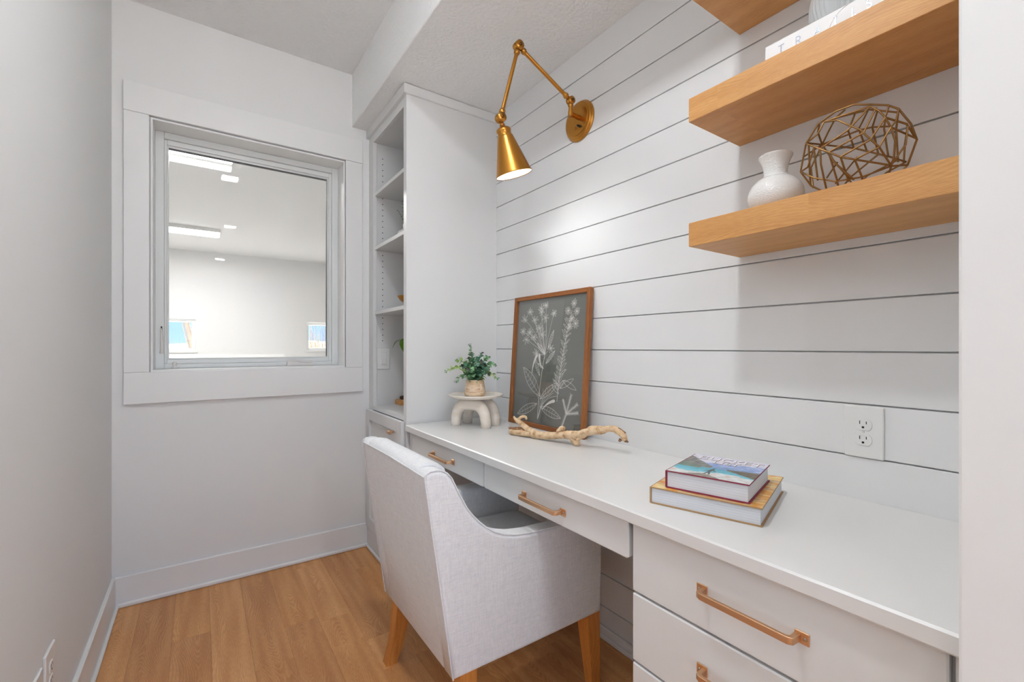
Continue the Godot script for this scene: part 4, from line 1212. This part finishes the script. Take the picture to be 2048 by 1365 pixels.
func botanical() -> ImageTexture:
	var W := 800
	var H := 954
	var img := Image.create(W, H, false, Image.FORMAT_RGB8)
	img.fill(rgb(98, 99, 92))
	var ink := rgb(236, 232, 226)
	rng.seed = 17
	var lw := 2.3
	var P := func(x: float, y: float) -> Vector2: return Vector2(x * W, y * H)
	# stems of the flowering plant at left
	var root: Vector2 = P.call(0.40, 0.96)
	var fork: Vector2 = P.call(0.46, 0.45)
	stroke(img, curve2(root, fork, 0.06), 0.9 * lw, 0.9 * lw, ink)
	var flowers := [[0.20, 0.10], [0.37, 0.08], [0.44, 0.06], [0.12, 0.16], [0.28, 0.17], [0.44, 0.16], [0.56, 0.13], [0.10, 0.26], [0.21, 0.27], [0.36, 0.24], [0.16, 0.33], [0.28, 0.31], [0.40, 0.29], [0.33, 0.44], [0.54, 0.40], [0.38, 0.11]]
	for f in flowers:
		var c: Vector2 = P.call(f[0], f[1])
		stroke(img, curve2(fork, c, rng.randf_range(-0.12, 0.12)), 0.5 * lw, 0.4 * lw, ink)
		var n := rng.randi_range(7, 9)
		var R := rng.randf_range(38, 54)
		for k in n:
			var a := TAU * k / n + rng.randf() * 0.3
			var d := Vector2(cos(a), sin(a) * 0.8) * R * rng.randf_range(0.7, 1.1)
			stroke(img, curve2(c + d * 0.15, c + d, 0.25), 0.4 * lw, 0.4 * lw, ink)
			stroke(img, curve2(c + d * 0.15, c + d, -0.25), 0.4 * lw, 0.4 * lw, ink)
		for k in 5: stroke(img, [c + Vector2(rng.randf_range(-6, 6), rng.randf_range(-3, 3)), c + Vector2(rng.randf_range(-6, 6), rng.randf_range(-3, 3))], 0.6 * lw, 0.6 * lw, ink)
	# outlined leaves with veins
	for l in [[0.42, 0.78, 0.14, 0.56, 0.30], [0.38, 0.84, 0.08, 0.95, 0.24], [0.42, 0.80, 0.66, 0.66, 0.22], [0.43, 0.86, 0.72, 0.92, -0.26], [0.40, 0.62, 0.31, 0.48, 0.2], [0.46, 0.45, 0.34, 0.36, 0.25], [0.48, 0.52, 0.60, 0.42, 0.2], [0.50, 0.40, 0.57, 0.26, 0.2], [0.45, 0.56, 0.36, 0.52, 0.18]]:
		var a: Vector2 = P.call(l[0], l[1])
		var b: Vector2 = P.call(l[2], l[3])
		var e1 := curve2(a, b, l[4], 16)
		var e2 := curve2(a, b, -l[4], 16)
		stroke(img, e1, 0.6 * lw, 0.6 * lw, ink); stroke(img, e2, 0.6 * lw, 0.6 * lw, ink)
		stroke(img, [a, b], 0.6 * lw, 0.4 * lw, ink)
		for k in range(2, 15, 2):
			var m := a.lerp(b, k / 16.0 - 0.05)
			stroke(img, [m, e1[k]], 0.35 * lw, 0.3 * lw, ink); stroke(img, [m, e2[k]], 0.35 * lw, 0.3 * lw, ink)
	# two pale solid leaf tips and grass blades
	for l in [[0.28, 0.60, 0.34, 0.46], [0.42, 0.55, 0.38, 0.46], [0.46, 0.88, 0.62, 0.80]]:
		stroke(img, curve2(P.call(l[0], l[1]), P.call(l[2], l[3]), 0.15), 1.0 * lw, 5.0 * lw, ink)
	for k in 7:
		stroke(img, curve2(root, P.call(0.36 + 0.05 * k, 0.70 + 0.02 * absf(k - 3.0)), 0.12 * (k - 3)), 0.5 * lw, 0.4 * lw, ink)
	# second stem at right, flowers on top, leaves along it
	var s0: Vector2 = P.call(0.66, 0.80)
	var s1: Vector2 = P.call(0.80, 0.12)
	var stem := curve2(s0, s1, 0.06, 24)
	stroke(img, stem, 0.8 * lw, 0.6 * lw, ink)
	for k in range(3, 22):
		var p: Vector2 = stem[k]
		var w := 0.09 * W * (1.0 if k < 10 else 0.7)
		for s in [-1.0, 1.0]:
			var q := p + Vector2(s * w * rng.randf_range(0.5, 1.0), -w * rng.randf_range(0.5, 1.1))
			stroke(img, curve2(p, q, 0.25 * s), 0.45 * lw, 0.4 * lw, ink); stroke(img, curve2(p, q, -0.12 * s), 0.45 * lw, 0.4 * lw, ink)
	for f in [[0.82, 0.07], [0.75, 0.12], [0.86, 0.13], [0.80, 0.18], [0.78, 0.24], [0.85, 0.22]]:
		var c: Vector2 = P.call(f[0], f[1])
		for k in 10:
			var a := TAU * k / 10.0
			var d := Vector2(cos(a), sin(a)) * rng.randf_range(24, 38)
			stroke(img, curve2(c, c + d, 0.25), 0.45 * lw, 0.4 * lw, ink); stroke(img, curve2(c, c + d, -0.25), 0.45 * lw, 0.4 * lw, ink)
	for l in [[0.70, 0.70, 0.86, 0.62], [0.70, 0.70, 0.62, 0.60], [0.72, 0.64, 0.90, 0.70], [0.68, 0.74, 0.58, 0.68]]:
		stroke(img, curve2(P.call(l[0], l[1]), P.call(l[2], l[3]), 0.25), 0.6 * lw, 0.5 * lw, ink); stroke(img, curve2(P.call(l[0], l[1]), P.call(l[2], l[3]), -0.2), 0.6 * lw, 0.5 * lw, ink)
	# small needled sprig low at right
	var a0: Vector2 = P.call(0.74, 0.98)
	for tipv in [[0.84, 0.74], [0.74, 0.78], [0.92, 0.80], [0.93, 0.86]]:
		var b: Vector2 = P.call(tipv[0], tipv[1])
		var via: Vector2 = P.call(0.79, 0.88)
		stroke(img, [a0, via], 1.0 * lw, 1.0 * lw, ink); stroke(img, [via, b], 1.0 * lw, 0.7 * lw, ink)
		for k in 14:
			for s in [-1.0, 1.0]:
				var p := via.lerp(b, k / 13.0)
				var d := (b - via).normalized().rotated(s * 0.9) * rng.randf_range(10, 18)
				stroke(img, [p, p + d], 0.8 * lw, 0.5 * lw, ink)
	for k in 10:
		for s in [-1.0, 1.0]:
			var p := a0.lerp(P.call(0.79, 0.88), k / 9.0)
			stroke(img, [p, p + Vector2(s * 12, -9)], 0.8 * lw, 0.5 * lw, ink)
	return ImageTexture.create_from_image(img)

func lake_cover() -> ImageTexture:
	# printed landscape: lavender clouds, blue ridges, turquoise lake, grey scree, a walker's outline
	var W := 330
	var H := 400
	var d := PackedByteArray(); d.resize(W * H * 3)
	var n := FastNoiseLite.new()
	n.seed = 8; n.frequency = 0.02; n.fractal_octaves = 4
	for y in H:
		for x in W:
			var u := float(x) / W
			var v := float(y) / H
			var s := n.get_noise_2d(x, y * 2.0)
			var c := rgb(206, 206, 232).lerp(rgb(244, 238, 244), clampf(0.5 + s, 0, 1))
			if v > 0.30 + 0.05 * sin(u * 5.0) + 0.03 * s: c = rgb(120, 150, 214).lerp(rgb(186, 200, 234), clampf(0.5 + 1.4 * s, 0, 1))
			if v > 0.47 + 0.03 * s: c = rgb(150, 176, 222).lerp(rgb(96, 140, 190), clampf(0.5 + s, 0, 1))
			# mountains at both sides
			if u < 0.42 and v > 0.12 + u * 0.95 + 0.02 * s and v < 0.66: c = rgb(92, 92, 92).lerp(rgb(150, 146, 138), clampf(0.4 + 1.6 * s, 0, 1))
			if u < 0.30 and v > 0.45 + u * 0.5 and v < 0.72: c = rgb(70, 104, 92).lerp(rgb(122, 132, 110), clampf(0.5 + s, 0, 1))
			if u > 0.62 and v > 0.56 - (u - 0.62) * 0.12 and v < 0.60 + (u - 0.62) * 0.5 + 0.02 * s: c = rgb(70, 64, 48).lerp(rgb(124, 98, 60), clampf(0.4 + 1.5 * s, 0, 1))
			# lake
			if v > 0.60 + 0.02 * s and not (u > 0.62 and v < 0.60 + (u - 0.62) * 0.5) and not (u < 0.30 and v < 0.66): c = rgb(52, 170, 196).lerp(rgb(140, 214, 226), clampf((v - 0.6) * 3.0 + 0.4 * s, 0, 1))
			if v > 0.80 + 0.05 * sin(u * 7.0) + 0.03 * s: c = rgb(226, 236, 238).lerp(rgb(212, 196, 190), clampf(0.4 + s * 1.4, 0, 1))
			if v > 0.86 + absf(u - 0.42) * 0.55 + 0.02 * s: c = rgb(118, 112, 100).lerp(rgb(164, 150, 136), clampf(0.5 + 1.5 * s, 0, 1))
			var i := (y * W + x) * 3
			d[i] = int(c.r * 255.0); d[i + 1] = int(c.g * 255.0); d[i + 2] = int(c.b * 255.0)
	var img := Image.create_from_data(W, H, false, Image.FORMAT_RGB8, d)
	var dk := rgb(52, 60, 62)
	stroke(img, [Vector2(150, 306), Vector2(154, 262)], 6.0, 8.0, dk)
	stroke(img, [Vector2(143, 350), Vector2(150, 306)], 3.0, 4.5, dk)
	stroke(img, [Vector2(162, 350), Vector2(152, 306)], 3.0, 4.5, dk)
	stroke(img, [Vector2(155, 246), Vector2(156, 243)], 6.0, 6.0, dk)
	stroke(img, [Vector2(150, 270), Vector2(132, 300)], 3.0, 2.5, dk)
	stroke(img, [Vector2(158, 270), Vector2(174, 296)], 3.0, 2.5, dk)
	return ImageTexture.create_from_image(img)

func golden_cover() -> ImageTexture:
	return blotch(256, [rgb(244, 190, 84), rgb(240, 222, 166), rgb(228, 150, 52), rgb(226, 212, 176), rgb(206, 112, 26)], 0.012, Vector2(0.5, 3.0), 44)

func text(called: String, s: String, size: float, m: Material, parent: Node, depth := 0.0004) -> MeshInstance3D:
	var tm := TextMesh.new()
	var f := SystemFont.new()
	f.font_names = PackedStringArray(["Droid Sans"])
	tm.font = f
	tm.text = s
	tm.font_size = 32
	tm.pixel_size = size / 32.0
	tm.depth = depth
	return mk(called, tm, m, parent)

# a hardback lying flat: spine along its left side; x across (spine at -), z towards the reader
func hardback(t: Node3D, w: float, l: float, h: float, top: Material, cloth: Material) -> Node3D:
	var bt := 0.0028
	var ov := 0.004
	var up := st_new()
	add_box(up, Vector3(0, h - bt / 2, 0), Vector3(w, bt, l), 0.0006, 2, Vector2(1.0 / w, 1.0 / l), Vector2(0.5, 0.5))
	var cov := mk("front_cover", up.commit(), cloth, t)
	var art := st_new()
	quad(art, Vector3(-w / 2 + 0.0006, h + 0.0003, -l / 2 + 0.0006), Vector3(w / 2 - 0.0006, h + 0.0003, -l / 2 + 0.0006), Vector3(w / 2 - 0.0006, h + 0.0003, l / 2 - 0.0006), Vector3(-w / 2 + 0.0006, h + 0.0003, l / 2 - 0.0006), Vector3.UP, [Vector2(0, 0), Vector2(1, 0), Vector2(1, 1), Vector2(0, 1)])
	mk("cover_print", art.commit(), top, cov)
	bx("back_cover", Vector3(-w / 2, 0, -l / 2), Vector3(w / 2, bt, l / 2), cloth, t, 0.0006)
	bx("spine", Vector3(-w / 2 - 0.003, 0, -l / 2), Vector3(-w / 2 + 0.0005, h, l / 2), cloth, t, 0.0014)
	var pg := bx("page_block", Vector3(-w / 2 + 0.001, bt, -l / 2 + ov), Vector3(w / 2 - ov, h - bt, l / 2 - ov), M.paper, t, 0.0)
	var n := 6
	for i in n:
		var y := bt + (h - 2 * bt) * (i + 0.5) / n - pg.position.y
		bxs("page_line", [[Vector3(-w / 2 + 0.004, y, l / 2 - ov - 0.001) - Vector3(pg.position.x, 0, 0), Vector3(w / 2 - ov, y + 0.0008, l / 2 - ov + 0.0001) - Vector3(pg.position.x, 0, 0)], [Vector3(w / 2 - ov - 0.001, y, -l / 2 + ov) - Vector3(pg.position.x, 0, 0), Vector3(w / 2 - ov + 0.0001, y + 0.0008, l / 2 - ov) - Vector3(pg.position.x, 0, 0)]], M.paper_line, pg, 0.0)
	return cov

func books() -> void:
	# big book: front edge from (0.859,-0.667) to (0.925,-0.448); spine on the left
	var A := Vector3(0.859, YD, -0.667)
	var B := Vector3(0.925, YD, -0.448)
	var Cc := Vector3(1.190, YD, -0.540)
	var x := (B - A).normalized()
	var back := (Cc - B).normalized()
	var mid := A + (B - A) / 2.0 + back * 0.14
	var turn := atan2(-x.z, x.x)
	var t := thing("book", "thick golden brown hardback book, the lower one of the desk pile", "book", mid, turn, "books piled on the desk")
	var gm := mat("golden_cover", Color.WHITE, 0.4)
	gm.albedo_texture = golden_cover()
	hardback(t, 0.229, 0.28, 0.038, gm, M.board_brown)
	var A2 := Vector3(0.881, 0, -0.643)
	var B2 := Vector3(0.927, 0, -0.476)
	var C2 := Vector3(1.124, 0, -0.539)
	var x2 := (B2 - A2).normalized()
	var mid2 := A2 + (B2 - A2) / 2.0 + (C2 - B2) / 2.0
	mid2.y = YD + 0.0384
	var t2 := thing("book", "smaller dark red travel book with lake landscape cover on top", "book", mid2, atan2(-x2.z, x2.x), "books piled on the desk")
	var lm := mat("lake_cover", Color.WHITE, 0.3)
	lm.albedo_texture = lake_cover()
	var cov := hardback(t2, 0.173, 0.207, 0.040, lm, M.book_cloth)
	# title on the cover, white letters with dark edge
	for e in [[M.ink_dark, Vector3(0.0012, 0.0405, 0.0012)], [M.white_print, Vector3(0, 0.0408, 0)]]:
		var l1 := text("title_lettering", "BUCKET", 0.041, e[0], cov)
		l1.rotation = Vector3(-PI / 2, 0, 0)
		l1.position = Vector3(0.004, 0, -0.072) + e[1]
		var l2 := text("title_lettering", "LIST", 0.032, e[0], cov)
		l2.rotation = Vector3(-PI / 2, 0, 0)
		l2.position = Vector3(0.004, 0, -0.040) + e[1]

func shelf_things() -> void:
	var v := thing("round_vase", "round white glazed vase with flared neck on lowest shelf", "vase", Vector3(1.148, 1.4442, -0.533))
	mk("body", lathe(curved([[0.0, 0.0], [0.032, 0.0], [0.040, 0.004], [0.055, 0.022], [0.0605, 0.044], [0.055, 0.066], [0.042, 0.082], [0.029, 0.090], [0.0255, 0.097], [0.0265, 0.112], [0.031, 0.128], [0.036, 0.139], [0.0365, 0.142], [0.034, 0.142], [0.029, 0.128], [0.022, 0.100], [0.0, 0.095]], 6), 64), M.glazed_white, v)
	var ob := thing("wire_orb", "gold wire geometric orb on lowest shelf beside the vase", "ornament", Vector3(1.165, 1.552, -0.378))
	for l in ORB:
		var pts := []
		for q in l: pts.append(Vector3(q[0], q[1], q[2]))
		mk("wire", tube(pts, spread_const(0.0019, pts.size()), 6), M.wire_gold, ob)
	# white book lying on the middle shelf, silver spaced letters on its side
	var bk := thing("white_book", "large white book with silver spaced letters on middle shelf", "book", Vector3(1.18, 1.7662, -0.395))
	bx("cover", Vector3(-0.09, 0.0, -0.135), Vector3(0.088, 0.061, 0.135), M.white_book, bk, 0.002)
	var zs := [-0.494, -0.459, -0.421, -0.387, -0.355, -0.329]
	for i in 6:
		var l := text("letter", "TRAILS"[i], 0.024, M.silver_ink, bk, 0.0006)
		l.rotation.y = -PI / 2
		l.position = Vector3(-0.0903, 0.0375, zs[i] + 0.395)
	var arc := []
	for i in 13:
		var a := deg_to_rad(100 + i * 6.0)
		arc.append(Vector3(-0.0902, 0.018 + 0.045 * sin(a) * 0.95, 0.040 + 0.045 * cos(a)))
	mk("pale_arc", tube(arc, spread_const(0.0006, arc.size()), 5), M.white_print, bk)  # thin white arc on the side of the book
	var gv := thing("ribbed_vase", "clear ribbed glass vase standing on the white book", "vase", Vector3(1.195, 1.8274, -0.395))
	mk("body", lathe(curved([[0.0, 0.0], [0.045, 0.0], [0.062, 0.010], [0.074, 0.045], [0.076, 0.075], [0.066, 0.115], [0.045, 0.145], [0.035, 0.160], [0.038, 0.180], [0.034, 0.180], [0.031, 0.160], [0.041, 0.143], [0.061, 0.113], [0.071, 0.075], [0.068, 0.045], [0.056, 0.013], [0.0, 0.007]], 5), 168, 42, 0.0028), M.ribbed_glass, gv)

func bookcase_things() -> void:
	# vase with a sprig on the second shelf
	var v := thing("small_vase", "small cream vase with green sprig on a bookcase shelf", "vase", Vector3(0.905, 1.6802, -2.31))
	mk("body", lathe(curved([[0.0, 0.0], [0.022, 0.0], [0.038, 0.015], [0.043, 0.036], [0.036, 0.060], [0.016, 0.074], [0.012, 0.084], [0.014, 0.098], [0.010, 0.098], [0.0, 0.085]], 5), 36), M.glazed_white, v)
	rng.seed = 61
	sprig(v, [Vector3(0, 0.085, 0), Vector3(-0.01, 0.16, 0.0), Vector3(-0.015, 0.23, 0.01)], 0.014, 0, 9)
	sprig(v, [Vector3(0, 0.085, 0), Vector3(0.03, 0.15, 0.0), Vector3(0.06, 0.21, 0.01)], 0.014, 1, 9)
	sprig(v, [Vector3(0, 0.085, 0), Vector3(-0.022, 0.13, 0.01), Vector3(-0.045, 0.165, 0.01)], 0.013, 0, 7)
	# brass leaf dish on the third shelf
	var b := thing("brass_dish", "small brass leaf shaped dish on the lowest adjustable bookcase shelf", "dish", Vector3(0.924, 1.3222, -2.30))
	mk("foot", lathe([[0.0, 0.0], [0.025, 0.0], [0.012, 0.012], [0.010, 0.03], [0.014, 0.036], [0.0, 0.036]], 24), M.brass, b)
	mk("bowl", lathe(curved([[0.0, 0.034], [0.02, 0.036], [0.045, 0.048], [0.062, 0.070], [0.060, 0.071], [0.042, 0.052], [0.0, 0.038]], 5), 36), M.brass, b)
	# green leafed plant and wooden box on the bottom shelf
	var g := thing("leafy_plant", "broad green leaf plant mostly hidden in the bookcase", "plant", Vector3(0.985, 0.797, -2.33))
	mk("pot", lathe([[0.0, 0.0], [0.045, 0.0], [0.055, 0.10], [0.051, 0.10], [0.045, 0.09], [0.0, 0.09]], 30), M.stoneware, g)
	for i in 6:
		var a := TAU * i / 6.0 + 2.6
		var tipv := Vector3(cos(a) * 0.075, 0.33 + 0.03 * (i % 3), sin(a) * 0.06)
		var s := mk("stem", tube(spline([Vector3(0, 0.09, 0), Vector3(tipv.x * 0.4, 0.22, tipv.z * 0.4), tipv]), spread_const(0.0022, 11), 6), M.stem_green, g)
		var lf := mk("leaf", leaf(0.075, 0.05, 0.25), M.leaf_bright, s, tipv)
		lf.rotation = Vector3(0, -a, 0.4 - 0.8 * (i % 2))
	var hang := mk("leaf", leaf(0.075, 0.06, 0.1), M.leaf_bright, g, Vector3(-0.075, 0.375, 0.0))
	hang.transform.basis = Basis(Vector3(-0.1, -0.97, 0.1).normalized(), Vector3(0, 0.1, 1).normalized(), Vector3(-0.99, 0.1, 0).normalized()).orthonormalized()
	var w := thing("wooden_box", "small light wood box at the bottom of the bookcase", "box", Vector3(0.955, 0.797, -2.452))
	bx("box_body", Vector3(-0.04, 0.0, -0.04), Vector3(0.05, 0.028, 0.04), M.shelf_oak, w, 0.002, 0, Vector2(4, 1))
	var bd := thing("dark_bead_ring", "dark brown wooden knot resting on the small wood box", "ornament", Vector3(0.955, 0.8251, -2.452))
	var ring := []
	for i in 25: ring.append(Vector3(cos(TAU * i / 24.0) * 0.016, 0.010, sin(TAU * i / 24.0) * 0.016))
	mk("ring", tube(ring, spread_const(0.010, 25), 10), M.soil, bd)

func small_fittings() -> void:
	# rocker switch inside the bookcase
	var s := thing("light_switch", "white rocker light switch inside the bookcase", "switch", Vector3(0.850, 1.058, -2.4995))
	bx("plate", Vector3(-0.037, -0.06, 0.0), Vector3(0.037, 0.06, 0.006), M.plastic, s, 0.002)
	var rk := bx("rocker", Vector3(-0.0165, -0.033, 0.005), Vector3(0.0165, 0.033, 0.009), M.plastic, s, 0.001)
	bx("rocker_lip", Vector3(-0.015, -0.033, 0.002), Vector3(0.015, -0.001, 0.004), M.plastic, rk, 0.001)
	# duplex outlet on the shiplap
	outlet("white duplex outlet on the shiplap above the worktop", Vector3(XS, 0.9235, -0.3985), true)
	outlet("white outlet plate low on left wall, farther from camera", Vector3(XL, 0.310, -1.575), false)
	outlet("white outlet plate low on left wall, nearest the bottom left corner", Vector3(XL, 0.302, -1.466), false)

func outlet(label: String, at: Vector3, big: bool) -> void:
	var t := thing("wall_outlet", label, "outlet", at)
	t.rotation.y = PI if big else 0.0
	var hw := 0.0385 if big else 0.043
	var hh := 0.0605 if big else 0.064
	bx("plate", Vector3(0, -hh, -hw), Vector3(0.006, hh, hw), M.plastic, t, 0.002)
	var out := []
	for i in 32:
		var a := TAU * i / 32.0
		out.append(Vector2(clampf(0.0172 * cos(a), -0.0172, 0.0172), clampf(0.0172 * sin(a), -0.0135, 0.0135)))
	for sy in [-1.0, 1.0]:
		var f := mk("receptacle", prism(out, 0.0022, 0.0006, 2), M.plastic, t, Vector3(0.0068, sy * 0.0178, 0), Vector3(0, PI / 2, 0))
		bx("slot", Vector3(-0.0072, 0.0005, 0.0006), Vector3(-0.0056, 0.0085, 0.0014), M.dark_slot, f, 0.0)
		bx("slot", Vector3(0.0056, 0.0012, 0.0006), Vector3(0.0072, 0.0078, 0.0014), M.dark_slot, f, 0.0)
		mk("ground_hole", lathe([[0.0, 0.0], [0.0026, 0.0], [0.0026, 0.0008], [0.0, 0.0008]], 14), M.dark_slot, f, Vector3(0, -0.0065, 0.0006), Vector3(PI / 2, 0, 0))
	mk("plate_screw", lathe([[0.0, 0.0], [0.0026, 0.0], [0.002, 0.001], [0.0, 0.0012]], 12), M.plastic, t, Vector3(0.006, 0, 0), Vector3(0, 0, -PI / 2))
